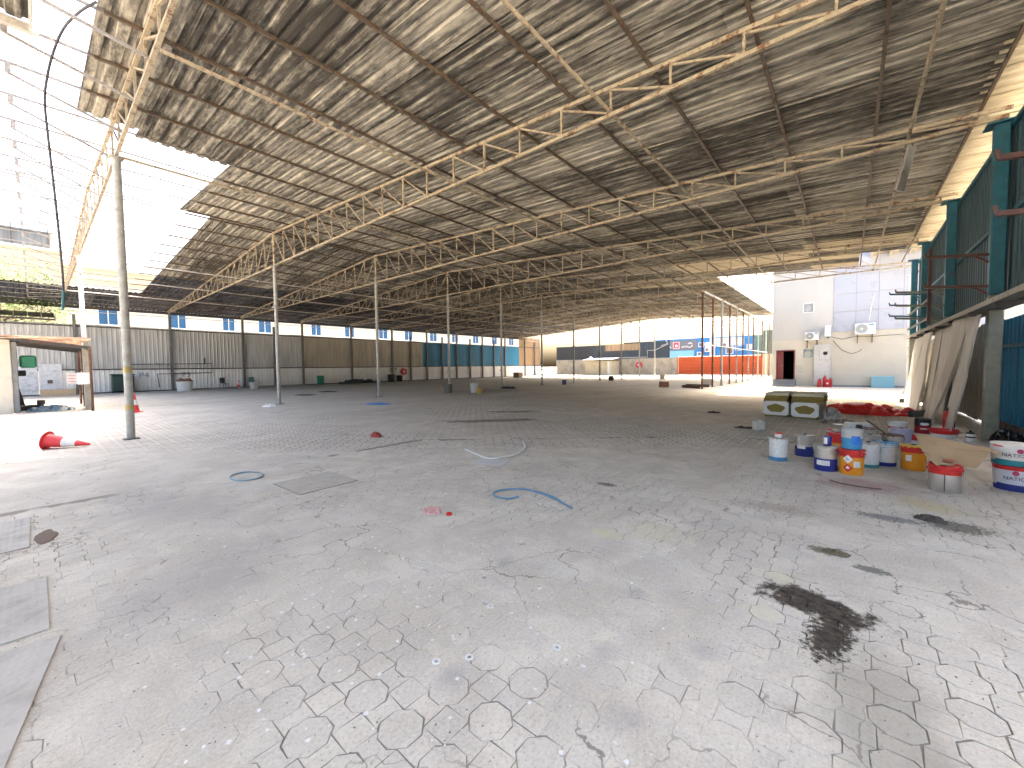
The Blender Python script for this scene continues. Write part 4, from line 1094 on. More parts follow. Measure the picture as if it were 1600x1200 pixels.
# grey square tin, hand pump, and white handled box behind
gt = thing('square_tin', 'grey square tin behind the clear tub of blue liquid', 'tin', (9.9, .05, 0), .3)
MB().bevbox(-.12, .12, -.16, .16, 0, .36, .012).build('body', P('tin grey', (.30, .32, .33), .4, .3, .3), gt)
MB().lathe([(.03, 0), (.03, .02)], 12, (.05, .08, .361)).build('cap', LIDG, gt, True)
wt = thing('small_pail', 'small white pail with black figures behind the clear tub', 'pail', (10.7, .22, 0))
MB().lathe([(.10, 0, 0), (.105, .24, 0), (.108, .245, 1), (.108, .27, 1), (.0, .272, 1)], 20, cap=(True, False)).build('body', [WHT2, REDL], wt, True)
wrap_text('42', .10, .106, .1, math.atan2(-.22, -10.7) - .45, INK, wt)
pp = thing('spray_pump', 'black hand pump with olive body standing behind the tub', 'pump', (9.75, -.16, 0), .2)
MB().lathe([(.07, 0), (.075, .02), (.075, .30), (.05, .36), (.03, .38)], 16).build('body', P('olive tin', (.10, .11, .07), .4, .4, .3), pp, True)
MB().bevbox(-.05, .05, -.06, .06, .381, .45, .015).build('head', INK, pp)
MB().cyl((0, 0, .45), (0, 0, .5), .045, n=12).build('knob', INK, pp, True)
MB().tube([(0, .05, .42), (0, .14, .45), (.02, .2, .38)], .012, 6).build('nozzle', STEEL, pp)
MB().lathe([(.03, 0), (.03, .008)], 12, (-.08, 0, .3)).build('gauge', PAPER, pp, True)
wtb = thing('white_crate', 'white plastic box with a dark hand slot behind the tin pails', 'box', (12.2, -.18, 0), .3)
MB().bevbox(-.16, .16, -.22, .22, 0, .26, .02).build('body', WHT2, wtb)
MB().bevbox(-.165, -.161, -.08, .08, .16, .2, .001).build('hand_slot', INK, wtb)
MB().beam((.0, -.34, .0), (-.12, .05, .36), .07, .025).build('lath', rusty('lath brown', (.20, .11, .06), .2), thing('wood_lath', 'brown wooden lath propped on the white box', 'lath', (12.0, -.38, 0)))
tub = thing('white_tub', 'open white tub with a red band behind the pails', 'tub', (13.05, -.90, 0))
MB().lathe([(.155, 0, 0), (.165, .08, 0), (.1652, .081, 1), (.172, .14, 1), (.1722, .141, 0), (.186, .24, 0), (.195, .242, 0), (.186, .238, 0), (.15, .05, 0), (0, .05, 0)], 28, cap=(True, False)).build('tub', [WHT2, REDL], tub, True)
cn = thing('red_can', 'dark red and black can with white oval print behind the cardboard', 'can', (13.2, -1.33, 0))
MB().lathe([(.135, 0, 0), (.14, .01, 0), (.14, .17, 0), (.1401, .171, 1), (.14, .33, 1), (.13, .335, 1), (.13, .325, 1), (0, .325, 1)], 24, cap=(True, False)).build('body', [P('can red', (.36, .02, .03), .35), P('can black', (.02, .015, .02), .35)], cn, True)
a = math.atan2(1.33, -13.2)
wrapped([(-.08, 0), (-.05, -.03), (.06, -.03), (.09, 0), (.06, .03), (-.05, .03)], .14, .22, a + .2, .003, 'oval_print', PAPER, cn)
wrapped([(-.06, -.012), (.06, -.012), (.06, .012), (-.06, .012)], .14, .11, a + .15, .003, 'print_line', PAPER, cn)
c2 = thing('red_can', 'small red and white can peeping out left of the cardboard', 'can', (11.2, -1.02, 0))
MB().lathe([(.1, 0, 0), (.1, .1, 0), (.1001, .101, 1), (.1, .2, 1), (.09, .205, 1)], 20).build('body', [WHT2, REDL], c2, True)
rb = thing('wide_basin', 'wide red rimmed white basin in front of the fire extinguisher', 'basin', (12.65, -1.60, 0))
MB().lathe([(.18, 0, 0), (.21, .09, 0), (.2102, .091, 1), (.235, .17, 1), (.245, .175, 1), (.235, .17, 1), (.2, .07, 0), (0, .06, 0)], 30, cap=(True, False)).build('basin', [WHT2, REDL], rb, True)
extinguisher(13.45, -1.98 + .22, 'red fire extinguisher with white label standing against the leaning boards', .56, .085)
bc = thing('small_can', 'small white and black can in front of the leaning boards', 'can', (12.3, -1.93, 0))
MB().lathe([(.065, 0, 0), (.068, .005, 0), (.068, .08, 0), (.0681, .081, 1), (.068, .11, 1), (.0681, .111, 0), (.068, .16, 0), (.0681, .161, 1), (.06, .19, 1), (.02, .2, 1), (.02, .23, 1)], 18).build('body', [WHT2, INK], bc, True)
# branded pails at the right edge
PLUM = P('logo plum', (.40, .03, .10), .5, .1)
for k, (z, h, col, foot, lab) in enumerate(((0, .315, (.66, .66, .74), NAVY, 'lower white pail lettered NATIONAL with red rim at the right edge'), (.321, .265, (.74, .73, .70), TEALP, 'upper white pail lettered NATIONAL standing on another pail at the right edge'))):
    rr = .195 if k == 0 else .20
    x, y = 8.05, -1.66 + (.0 if k == 0 else .02)
    t = thing('lettered_pail', lab, 'pail', (x, y, z), 0, 'lettered pails stacked at the right edge')
    wm = P(f'lettered white {k}', col, .4, .15)
    top = REDL if k == 0 else wm
    MB().lathe([(rr * .92, 0, 1), (rr * .93, .006, 1), (rr * .945, h * .2, 1), (rr * .9452, h * .2 + .0005, 0), (rr, h * .84, 0), (rr + .0002, h * .84 + .0005, 2), (rr + .002, h - .01, 2), (rr + .01, h - .006, 2), (rr + .01, h, 2), (.02, h + .001, 2 if k == 0 else 3)], 36, cap=(True, True)).build('body', [wm, foot, top, CARD], t, True)
    a = math.atan2(-y, -x)
    tilt = [(-.20, 0), (.16, 0)]
    wrap_text('NATIONAL', .062, rr * .985, h * .52, a + .28, P('logo black', (.05, .02, .06), .5, 0), t, .004)
    wrapped([(.03 * math.cos(q * PI / 5), .03 * math.sin(q * PI / 5)) for q in range(10)], rr * .99, h * .74, a + (.02 if k == 0 else .26), .004, 'logo_disc', PLUM, t)
    wrapped([(-.17, -.01), (-.1, -.035), (.0, -.01), (.1, -.03), (.2, -.012), (.2, .012), (-.17, .02)], rr * .95, h * .22, a, .004, 'wave_print', foot, t)
    if k: wrapped([(-.2, -.005), (-.08, -.005), (-.1, .012), (-.2, .016)], rr * .992, h * .9, a, .004, 'red_swoosh', REDL, t)
# cardboard draped over two pails
cb = thing('cardboard', 'torn flattened cardboard box draped over the front pails', 'cardboard', (7.9, -.92, 0))
def slab(pts, zf, name, mat, parent, th=.006, n=7):
    """polygon (4 corners) as a thin bent board"""
    A, B, C, D = [Vector(p) for p in pts]; v = []; f = []
    for j in range(n + 1):
        for i in range(n + 1):
            s, t = i / n, j / n
            p = (A * (1 - s) + B * s) * (1 - t) + (D * (1 - s) + C * s) * t
            v.append((p.x, p.y, p.z + zf(s, t)))
    m = len(v); v += [(p[0], p[1], p[2] - th) for p in v]; k = n + 1
    for j in range(n):
        for i in range(n):
            a = j * k + i; f += [(a, a + 1, a + k + 1, a + k), (m + a, m + a + k, m + a + k + 1, m + a + 1)]
    for i in range(n):
        f += [(i, m + i, m + i + 1, i + 1), (n * k + i, n * k + i + 1, m + n * k + i + 1, m + n * k + i), (i * k, i * k + k, m + i * k + k, m + i * k), (i * k + n, m + i * k + n, m + i * k + k + n, i * k + k + n)]
    return MB().add(v, f).build(name, mat, parent)
bend = lambda s, t: .02 * math.sin(s * 5 + 1) + .015 * math.sin(t * 4 + s * 3)
CBO = Vector((7.9, -.92, 0))
def rel(*ps): return [Vector(p) - CBO for p in ps]
slab(rel((8.46, -.77, .56), (7.74, -1.40, .545), (7.42, -1.22, .33), (7.78, -.79, .42)), bend, 'flap', CARD, cb)
slab(rel((7.80, -.80, .40), (7.78, -1.10, .42), (7.36, -1.05, .372), (7.13, -.85, .366)), lambda s, t: .01 * math.sin(s * 7), 'flap', CARD, cb)
slab(rel((8.30, -1.0, .525), (8.0, -1.36, .53), (7.62, -1.47, .50), (7.9, -1.1, .50)), lambda s, t: .012 * math.sin(s * 6 + t * 4), 'flap', CARD, cb)
slab(rel((7.52, -.95, .398), (7.50, -1.05, .397), (7.34, -1.02, .389), (7.36, -.93, .390)), lambda s, t: 0., 'red_print', CARDR, cb, .004)
# ------------------------------------------------------------------ insulation packs, tarpaulin, jerrycan
WOOL = plain('rock wool', (.27, .20, .055), .95, 0, .45, (.12, .09, .03), 14)
WRAP = P('white wrap', (.74, .75, .74), .3, .15)
def pack(x, y, rz, label, w=.66, d=1.15, h=.42):
    t = thing('insulation_pack', label, 'insulation', (x, y, 0), rz, 'rock wool packs')
    MB().bevbox(0, d, -w / 2, w / 2, .06, .06 + h, .03).build('wool_core', WOOL, t)
    MB().bevbox(.02, d - .02, -w / 2 + .03, w / 2 - .03, .002, .058, .01).build('bottom_slab', WOOL, t)
    # wrap front face with an oval torn opening
    mb = MB(); n = 28; v = []; f = []
    for i in range(n):
        a = 2 * PI * i / n; ca, sa = math.cos(a), math.sin(a)
        k = min((w / 2 + .004) / max(abs(ca), 1e-6), (h / 2 + .004) / max(abs(sa), 1e-6))
        ox, oz = ca * w * (.36 + .02 * math.sin(3 * a)), sa * h * (.30 + .03 * math.sin(5 * a))
        v += [(-.006, ca * k, .06 + h / 2 + sa * k), (-.012, ox, .06 + h / 2 + oz)]
    f = [(2 * i, 2 * ((i + 1) % n), 2 * ((i + 1) % n) + 1, 2 * i + 1) for i in range(n)]
    mb.add(v, f).build('wrap_face', WRAP, t)
    mb = MB()
    for s in (-1, 1): mb.box(-.004, d * .9, s * (w / 2 + .005) - .002, s * (w / 2 + .005) + .002, .06, .06 + h)
    mb.box(-.004, d * .9, -w / 2, w / 2, .06 + h + .003, .06 + h + .006)
    mb.build('wrap_side', P('grey wrap', (.50, .49, .45), .35, .3), t)
    return t
def slabs(x, y, z, rz, label, n, w=.62, d=1.2):
    t = thing('wool_slab_stack', label, 'insulation', (x, y, z), rz, 'rock wool slab stacks')
    rnd = random.Random(int(x * 10 + y * 77)); zz = .002
    for k in range(n):
        hh = .085
        o = MB().bevbox(0, d, -w / 2, w / 2, 0, hh, .008).build('slab', WOOL if k < n - 1 else plain('top-lit faced wool', (.60, .57, .45), .9, 0, .25), t, loc=(rnd.uniform(-.03, .03), rnd.uniform(-.03, .03), zz)); zz += hh + .002  # top slab's colour lightened for the light falling on it
RZ = -.08
pack(14.75, 1.72, RZ, 'white wrapped rock wool pack with oval opening, left of the pair')
pack(14.55, .98, RZ - .05, 'white wrapped rock wool pack with oval opening, right of the pair')
slabs(14.72, 1.72, .487, RZ, 'stack of loose yellow wool slabs on the left pack', 3)
slabs(14.6, .92, .487, RZ + .04, 'stack of loose yellow wool slabs on the right pack', 3, .78)

def heap(name, label, cat, x, y, rx, ry, h, mat, rz=0, seed=0, n=64, rings=22, ridge=1., rough=.5, parent_parts=None):
    ridge_k = 1.3
    """crumpled cloth or bag: irregular outline, folds rising from the floor"""
    t = thing(name, label, cat, (x, y, 0), rz)
    v = [(0, 0, 0)]; f = []
    ridge = ridge_k * .75 / max(rx, ry)
    def z_of(px, py, q):
        e = max(0., 1 - q ** 2.2)
        r1 = 1 - abs(noise.noise((px * 2.6 * ridge + seed, py * 2.6 * ridge, seed))) * 2
        r2 = 1 - abs(noise.noise((px * 6 * ridge + seed, py * 6 * ridge, seed + 5))) * 2
        return .006 + h * e ** .5 * min(1.1, max(.05, .12 + rough * 2.4 * abs(noise.noise((px * 2.6 * ridge + seed, py * 2.6 * ridge, seed))) + rough * 1.1 * abs(noise.noise((px * 6 * ridge + seed, py * 6 * ridge, seed + 5)))))
    v[0] = (0, 0, z_of(0, 0, 0))
    for k in range(1, rings + 1):
        q = k / rings
        for i in range(n):
            a = 2 * PI * i / n
            o = 1 + .28 * noise.noise((math.cos(a) * 1.3 + seed, math.sin(a) * 1.3, 3.1)) + .12 * noise.noise((math.cos(a) * 4 + seed, math.sin(a) * 4, 1.1))
            px, py = math.cos(a) * rx * q * o, math.sin(a) * ry * q * o
            v.append((px, py, z_of(px, py, q) if k < rings else .003))
    f += [(0, 1 + i, 1 + (i + 1) % n) for i in range(n)]
    for k in range(rings - 1):
        for i in range(n):
            j = (i + 1) % n; a = 1 + k * n; f.append((a + i, a + n + i, a + n + j, a + j))
    MB().add(v, f).build('fold_surface', mat, t, True); return t
TARP = P('red tarpaulin', (.75, .018, .02), .35, .05)
heap('red_tarpaulin', 'crumpled red tarpaulin heaped on the floor beside the wool packs', 'tarpaulin', 17.5, -.50, .85, 1.35, .30, TARP, 0, 2.3, 90, 30, .9, .8)
heap('clear_wrap', 'crumpled clear plastic wrap between the wool packs and the red tarpaulin', 'plastic wrap', 15.2, .42, .42, .32, .30, P('clear wrap', (.50, .49, .46), .2, .3), 0, 5.1, 48, 16, 2, .9)
heap('foil_scrap', 'crumpled silver foil scraps in front of the red tarpaulin', 'foil', 13.9, .18, .22, .42, .14, P('foil', (.6, .6, .6), .2, .1, .9), 0, 8.4, 48, 14, 4, .9)
heap('black_bag', 'shiny black plastic bag under the blue sheets at the right edge', 'bag', 12.35, -2.42, .38, .22, .26, P('black plastic', (.012, .012, .014), .18, .05), 0, 1.2, 48, 16, 3, .9)
jc = thing('jerrycan', 'small white jerrycan standing alone left of the pails', 'jerrycan', (11.55, 1.70, 0), .6)
MB().bevbox(-.09, .09, -.12, .12, 0, .23, .02).build('body', P('jerrycan white', (.62, .61, .55), .5, .4), jc)
MB().lathe([(.03, 0), (.03, .03)], 12, (0, .06, .231)).build('cap', LIDG, jc, True)
MB().tube([(0, -.09, .23), (0, -.07, .27), (0, .0, .27), (0, .03, .235)], .012, 6).build('handle', LIDG, jc)
heap('dark_rag', 'dark rag on the floor beside the white jerrycan', 'rag', 11.7, 2.0, .12, .3, .05, P('rag dark', (.07, .05, .045), .9), 0, 3.3, 36, 10, 5)
heap('dark_rag', 'small dark rag on the open floor left of the wool packs', 'rag', 14.8, 3.5, .15, .22, .06, P('rag dark', (.07, .05, .045), .9), 0, 6.3, 36, 10, 5)
heap('leather_scrap', 'curled dark leather scrap on the floor in front of the right pails', 'scrap', 5.92, -.68, .07, .12, .05, P('scrap brown', (.06, .05, .04), .7), 0, 4.4, 36, 10, 6, .9)
heap('brown_leaf', 'olive brown debris patch in front of the paint spill', 'debris', 4.4, .06, .06, .10, .02, P('scrap olive', (.14, .12, .07), .9), 0, 7.4, 30, 8, 9, .9)
def strip(name, label, cat, pts, r, mat, flat=None):
    t = thing(name, label, cat, pts[0]); o = Vector(pts[0])
    MB().tube([Vector(p) - o for p in pts], r, 7).build('length', mat, t, True); return t
def spline(ctrl, n=8):
    out = []
    c = [Vector(p) for p in ctrl]; c = [c[0] * 2 - c[1]] + c + [c[-1] * 2 - c[-2]]
    for i in range(1, len(c) - 2):
        for k in range(n):
            t = k / n
            out.append(.5 * ((2 * c[i]) + (-c[i - 1] + c[i + 1]) * t + (2 * c[i - 1] - 5 * c[i] + 4 * c[i + 1] - c[i + 2]) * t * t + (-c[i - 1] + 3 * c[i] - 3 * c[i + 1] + c[i + 2]) * t ** 3))
    return out + [c[-2]]
strip('iron_rod', 'bent dark red iron rod lying in the pink paint spill', 'rod', spline([(7.1, .18, .012), (7.0, .06, .014), (6.95, -.15, .012), (6.98, -.35, .012)]), .008, PURLIN)

# ------------------------------------------------------------------ litter on the open floor
def cone(label, loc, rot):
    t = thing('traffic_cone', label, 'traffic cone', loc, 0, 'traffic cones'); t.rotation_euler = rot
    CR = P('cone red', (.72, .045, .05), .45, .2); CW = P('cone sleeve', (.78, .77, .74), .4, .25)
    MB().bevbox(-.19, .19, -.19, .19, 0, .03, .012).build('base', CR, t)
    MB().lathe([(.15, .031, 0), (.143, .05, 0), (.105, .30, 0), (.1052, .301, 1), (.065, .52, 1), (.0652, .521, 0), (.03, .72, 0), (.026, .75, 0)], 22, cap=(False, False)).build('cone', [CR, CW], t, True)
    MB().lathe([(.026, .7495), (.018, .745), (.018, .6)], 14, cap=(False, False)).build('tip_ring', CR, t, True)
    return t
cone('red and white traffic cone standing behind the first pale post', (2.52, 21.9, 0), (0, 0, .4))
t = cone('red and white traffic cone lying on its side at the left', (.12, 13.25, .19), (0, 0, 0))
dirn = Vector((.62, -.42, 0)).normalized()
zax = (dirn + Vector((0, 0, -.175))).normalized(); xax = zax.cross(Vector((0, 0, 1))).normalized(); yax = zax.cross(xax)
R3 = Matrix((xax, yax, zax)).transposed()
t.rotation_euler = R3.to_euler(); t.location = (.10, 13.22, .185)
for ch in t.children:
    if ch.name.startswith('base'):
        me = MB().lathe([(.19, 0), (.2, .006), (.2, .022), (.15, .032)], 26).mesh('base', [P('cone red', (.72, .045, .05))], True); ch.data = me
cn3 = cone('faded red traffic cone beside the plastic chair at the left wall', (12.0, 42.9, 0), (0, 0, .2))
BLUET = P('blue hose', (.10, .26, .42), .4, .15)
strip('hose_ring', 'thin blue grey hose ring lying on the floor left of the drain cover', 'hose', [(2.04 + .27 * math.cos(q * PI / 18) * .75 - .0, 7.1 + .30 * math.sin(q * PI / 18), .014) for q in range(37)], .012, P('hose grey blue', (.22, .33, .40), .4, .15))
strip('blue_hose', 'blue hose offcut curling across the middle of the floor', 'hose', spline([(3.86, 3.16, .014), (3.72, 3.22, .014), (3.69, 3.40, .014), (3.80, 3.53, .014), (3.98, 3.48, .014), (4.14, 3.31, .014), (4.15, 3.05, .014), (4.05, 2.7, .014), (3.92, 2.42, .014)]), .011, BLUET)
strip('blue_hose', 'second thin blue hose lying beside the curled one', 'hose', spline([(4.17, 3.22, .012), (4.17, 3.0, .012), (4.10, 2.74, .012), (3.90, 2.40, .012)]), .006, BLUET)
strip('white_conduit', 'bent white plastic conduit lying on the floor', 'conduit', spline([(5.47, 5.85, .016), (5.30, 5.38, .016), (5.16, 4.92, .016), (5.38, 4.80, .016), (5.72, 4.74, .016), (6.3, 4.98, .016), (6.85, 5.48, .016)]), .014, WHITEP)
pl = thing('floor_sheet', 'flat pale grey sheet lying under the bent white conduit', 'sheet', (5.05, 4.75, 0), .3)
MB().bevbox(-.2, .2, -.3, .3, .002, .009, .002).build('sheet', P('pale sheet', (.56, .58, .57), .5, .2), pl)
heap('pink_rag', 'crumpled pale pink rag on the floor', 'rag', 2.86, 3.62, .10, .12, .05, P('rag pink', (.62, .36, .34), .9), 0, 2.2, 40, 12, 8, .9)
heap('red_rag', 'dark red rag lying in the middle of the floor', 'rag', 5.25, 8.75, .12, .2, .10, P('rag red', (.32, .06, .05), .9), 0, 4.2, 40, 12, 6, .9)
cp = thing('bottle_top', 'small red bottle cap beside the pale pink rag', 'bottle top', (2.92, 3.40, 0))
MB().lathe([(.032, 0), (.034, .004), (.034, .022), (.03, .026), (.026, .024), (.026, .006), (0, .006)], 18, cap=(True, False)).build('cap', REDL, cp, True)
heap('blue_sheet', 'crumpled bright blue plastic sheet on the far floor', 'plastic sheet', 10.1, 16.6, .3, .62, .06, P('sheet blue', (.05, .25, .68), .4, .05), .5, 7.7, 48, 14, 2, .9)
heap('white_bag', 'flat white sack lying at the foot of the nearest ridge post', 'sack', 6.72, 19.9, .25, .42, .12, P('sack white', (.74, .73, .71), .6, .1), 0, 1.7, 40, 12, 2, .5)
heap('dark_heap', 'low heap of dark sacks lying against the white wall sheets', 'sacks', 23.5, 42.6, 2.4, .7, .45, P('sack dark', (.05, .05, .055), .8), 0, 3.9, 60, 16, 1, .8)
heap('dark_rag', 'dark cloth at the foot of a far ridge post', 'rag', 23.3, 20.0, .5, .7, .14, P('rag navy', (.035, .04, .06), .9), 0, 9.1, 40, 12, 2, .8)
heap('flat_scrap', 'flat brown scrap on the floor behind the nearest ridge post', 'scrap', 11.0, 26.5, .5, .9, .05, P('scrap tan', (.16, .12, .08), .9), 0, 5.5, 40, 10, 2, .8)
heap('flat_scrap', 'dark flat scrap on the floor near the dark sacks', 'scrap', 13.6, 28.8, .5, 1.0, .05, P('scrap dark', (.09, .075, .06), .9), 0, 6.6, 40, 10, 2, .8)
def bucket(x, y, r, h, mat, label, z=0, lidm=None):
    t = thing('bucket', label, 'bucket', (x, y, z), 0, None)
    MB().lathe([(r * .84, 0), (r * .86, .01), (r, h - .02), (r + .012, h - .018), (r + .012, h), (r - .01, h - .002), (r * .82, .05), (0, .045)], 22, cap=(True, False)).build('body', mat, t, True)
    MB().tube([(math.cos(q) * (r + .015), -.3 * r + .0, h * .85 - math.sin(q) * r * .7) for q in [PI * i / 10 for i in range(11)]], .006, 5).build('handle', DARKST, t)
    if lidm: MB().lathe([(r - .012, h - .004), (r - .02, h + .012), (.01, h + .02)], 20, cap=(False, True)).build('lid', lidm, t, True)
bucket(17.2, 19.9, .30, .58, P('drum grey', (.16, .16, .14), .6, .4), 'tall grey bucket by the third ridge post')
bucket(18.3, 18.6, .27, .62, P('bucket white', (.66, .68, .66), .5, .25), 'tall white bucket standing on the far floor', lidm=WHT2)
bucket(17.9, 17.75, .2, .34, P('bucket yellow', (.62, .40, .10), .5, .3), 'yellow bucket beside the tall white one')
bucket(30.3, 19.4, .22, .42, P('bucket navy', (.02, .05, .20), .5, .2), 'small navy bucket far out on the floor')
bucket(7.75, 41.2, .55, .8, P('bucket white', (.66, .68, .66)), 'wide white tub by the left wall under a brown heap')
heap('brown_heap', 'brown sack heaped on the wide white tub by the left wall', 'sack', 7.75, 41.2, .6, .6, .35, P('sack brown', (.22, .10, .075), .9), 0, 2.9, 36, 10, 2).location.z = .79
bucket(12.0, 38.9, .36, .6, P('bucket pale', (.50, .49, .46), .5, .3), 'pale bucket near the plastic chairs at the left wall')
bucket(19.5, 43.0, .36, .95, GRNP, 'green bin against the white wall sheets')
bucket(28.0, 42.8, .45, .9, P('bin black', (.02, .02, .022), .5, .1), 'black bin under the lettering on the white wall sheets')
bucket(29.2, 42.9, .4, .75, P('bin black', (.02, .02, .022)), 'smaller black bin left of the red hose reel')
bucket(40.7, 20.0, .3, .5, P('bin black', (.02, .02, .022)), 'black bucket near the far ridge posts')
bucket(46.6, 16.5, .32, .6, P('bucket cream', (.60, .55, .42), .6, .3), 'cream bucket near the far stained wall')
def carton(x, y, z, w, d, h, rz, mat, label, name='carton'):
    t = thing(name, label, 'box', (x, y, z), rz)
    MB().bevbox(-w / 2, w / 2, -d / 2, d / 2, 0, h, .01).build('box', mat, t)
    MB().box(-w / 2 + .004, w / 2 - .004, -.03, .03, h + .001, h + .003).build('tape', P('tape', (.45, .36, .2), .3, 0), t)
carton(30.0, 10.5, 0, .5, .62, .42, .5, plain('carton brown', (.34, .16, .09), .8), 'brown carton lying on the far floor')
carton(1.05, 42.6, 0, .5, 1.7, .45, 1.4, plain('crate wood', (.50, .36, .22), .8), 'low wooden crate in front of the white door', 'crate')
carton(34.6, 8.6, 0, .9, .7, .5, .2, plain('stone cream', (.55, .50, .40), .9), 'pale block lying among the close row of posts', 'stone_block')
carton(46.6, 38.0, 0, 1.0, 1.0, .8, 0, plain('carton tan', (.30, .22, .14), .9), 'tan carton near the end of the blue wall sheets')
wb_ = thing('wheelie_bin', 'dark green wheelie bin against the white wall sheets', 'bin', (4.35, 43.1, 0))
GB = P('bin dark green', (.015, .045, .04), .5, .15)
MB().bevbox(-.62, .62, -.45, .4, .12, 1.35, .06).build('body', GB, wb_)
MB().bevbox(-.66, .66, -.5, .42, 1.352, 1.45, .03).build('lid', GB, wb_)
for s in (-1, 1): MB().cyl((s * .5, .3, .12), (s * .6, .3, .12), .12, n=14).build('wheel', INK, wb_, True)
def chair(x, y, rz, mat, label):
    t = thing('plastic_chair', label, 'chair', (x, y, 0), rz)
    MB().bevbox(-.24, .24, -.24, .24, .42, .46, .015).build('seat', mat, t)
    MB().bevbox(-.23, .23, .22, .26, .5, .98, .015).build('backrest', mat, t)
    for a in (-.2, .2):
        for b in (-.2, .2): MB().beam((a, b, .42), (a * 1.15, b * 1.15, .0), .035, .035).build('leg', mat, t)
        MB().beam((a * 1.15, .22, .68), (a * 1.15, -.2, .68), .04, .03).build('armrest', mat, t)
chair(10.9, 43.0, .3, P('chair dark', (.04, .045, .05), .5), 'dark chair with slim legs left of the faded cone')
chair(13.0, 43.0, -.5, P('chair green', (.03, .11, .10), .5), 'dark green plastic chair right of the faded cone')
strip('pipe_bundle', 'grey pipes lying along the foot of the left wall', 'pipes', [(8.5, 42.3, .05), (14, 42.4, .05), (18, 42.6, .05)], .05, STEEL)
for k, (x, y) in enumerate(((29.6, 8.5), (31.5, 8.6))):
    t = thing('scrap_beam', ['dark scrap beam at the foot of the first close post', 'dark scrap beam at the foot of the second close post'][k], 'scrap beam', (x, y, 0), .9 + .4 * k)
    MB().box(-.9, .9, -.08, .08, .003, .12).box(-.9, .9, -.03, .03, .12, .2).build('beam', PURLIN, t)

# drain cover
dc = thing('drain_cover', 'square rusty drain cover with a diamond grid set in the paving', 'drain cover', (2.57, 5.92, 0), .03)
DCM = plain('cast iron dusty', (.30, .26, .21), .85, 0, .5, (.16, .13, .10), 9)
DCG = plain('worn grid iron', (.52, .48, .42), .8, 0, .4, (.3, .26, .2), 9)
MB().bevbox(-.42, .42, -.43, .43, .002, .008, .002).build('plate', DCM, dc)
mb = MB(); n = 13
for i in range(-n, n + 1):
    for s in (-1, 1):
        c = i * .062
        pts = []
        x0, x1 = max(-.41, c - .42 if s > 0 else -c - .42), min(.41, c + .42 if s > 0 else -c + .42)
        if x1 - x0 < .03: continue
        f1 = lambda x: (x - c) if s > 0 else -(x + c)
        mb.beam((x0, f1(x0), .0105 if s > 0 else .0100), (x1, f1(x1), .0105 if s > 0 else .0100), .022, .008)
tag(mb.build('raised_grid', DCG, dc), kind='stuff')
# steel plates at the left edge
CHK = plain('chequer plate', (.48, .455, .41), .75, 0, .5, (.24, .21, .18), 5)
def plate(x0, x1, y0, y1, rz, label, pts=None):
    t = thing('steel_plate', label, 'steel plate', (x1, y1, 0), rz, 'steel cover plates at the left edge')
    MB().bevbox(x0 - x1, 0, y0 - y1, 0, .003, .013, .002).build('plate', CHK, t)
    mb = MB(); i = 0; y = y0 - y1 + .04
    while y < -.03:
        x = x0 - x1 + .04; jj = 0
        while x < -.03:
            jj += 1; s = 1 if (i + jj) % 2 else -1
            mb.beam((x - .011, y - s * .011, .0133), (x + .011, y + s * .011, .0133), .006, .0022); x += .04
        y += .04; i += 1
    tag(mb.build('tread_bars', CHK, t), kind='stuff')
plate(-1.3, -.005, 3.90, 4.90, .0, 'chequer steel plate lying flat at the left edge, middle of three')
plate(-1.5, .04, 2.35, 3.74, -.172, 'large chequer steel plate at the lower left corner')
plate(-1.4, -.10, 5.88, 7.1, .0, 'farthest steel plate at the left edge with an earthy patch')
heap('earth_patch', 'patch of dry earth beside the farthest steel plate', 'earth', .0, 6.15, .08, .24, .004, plain('dry earth', (.17, .12, .09), .95), 0, 4.1, 36, 8, 6, .9)
# flakes and grit: far too many to count
def chips():
    rnd = random.Random(8)
    a, b = MB(), MB()
    for k in range(420):
        x, y = rnd.uniform(.3, 4), rnd.uniform(.6, 5)
        if rnd.random() > math.exp(-((x - 1.3) ** 2 + (y - 2.2) ** 2) / 1.6) + .07: continue
        r = rnd.uniform(.004, .015); n = rnd.choice((4, 5, 6)); o = rnd.uniform(0, 6)
        pts = [(x + math.cos(o + q * 2 * PI / n) * r * rnd.uniform(.6, 1.2), y + math.sin(o + q * 2 * PI / n) * r * rnd.uniform(.6, 1.2)) for q in range(n)]
        z = .005
        a.add([(p[0], p[1], z) for p in pts] + [(p[0], p[1], .001) for p in pts], [tuple(range(n))] + [(q, n + q, n + (q + 1) % n, (q + 1) % n) for q in range(n)])
    for k in range(2600):
        d = rnd.uniform(1.6, 9) ** 1.0; s = rnd.uniform(-1.3, 1.3) * d
        x, y = cy_ * d + sy_ * s, sy_ * d - cy_ * s
        r = rnd.uniform(.002, .008) * (1 + d * .05)
        c = Vector((x, y, .004)); q = [Vector((rnd.uniform(-1, 1), rnd.uniform(-1, 1), rnd.uniform(-.2, .8))) * r for _ in range(4)]
        b.add([c + p for p in q], [(0, 1, 2), (0, 3, 1), (1, 3, 2), (0, 2, 3)])
    tag(a.build('paint_flakes', WHITEP), 'white paint flakes scattered over the foreground paving', 'paint flakes', kind='stuff')
    tag(b.build('grit', plain('grit', (.16, .13, .105), .9, 0, .3)), 'dark grit and crumbs scattered over the paving', 'grit', kind='stuff')
chips()
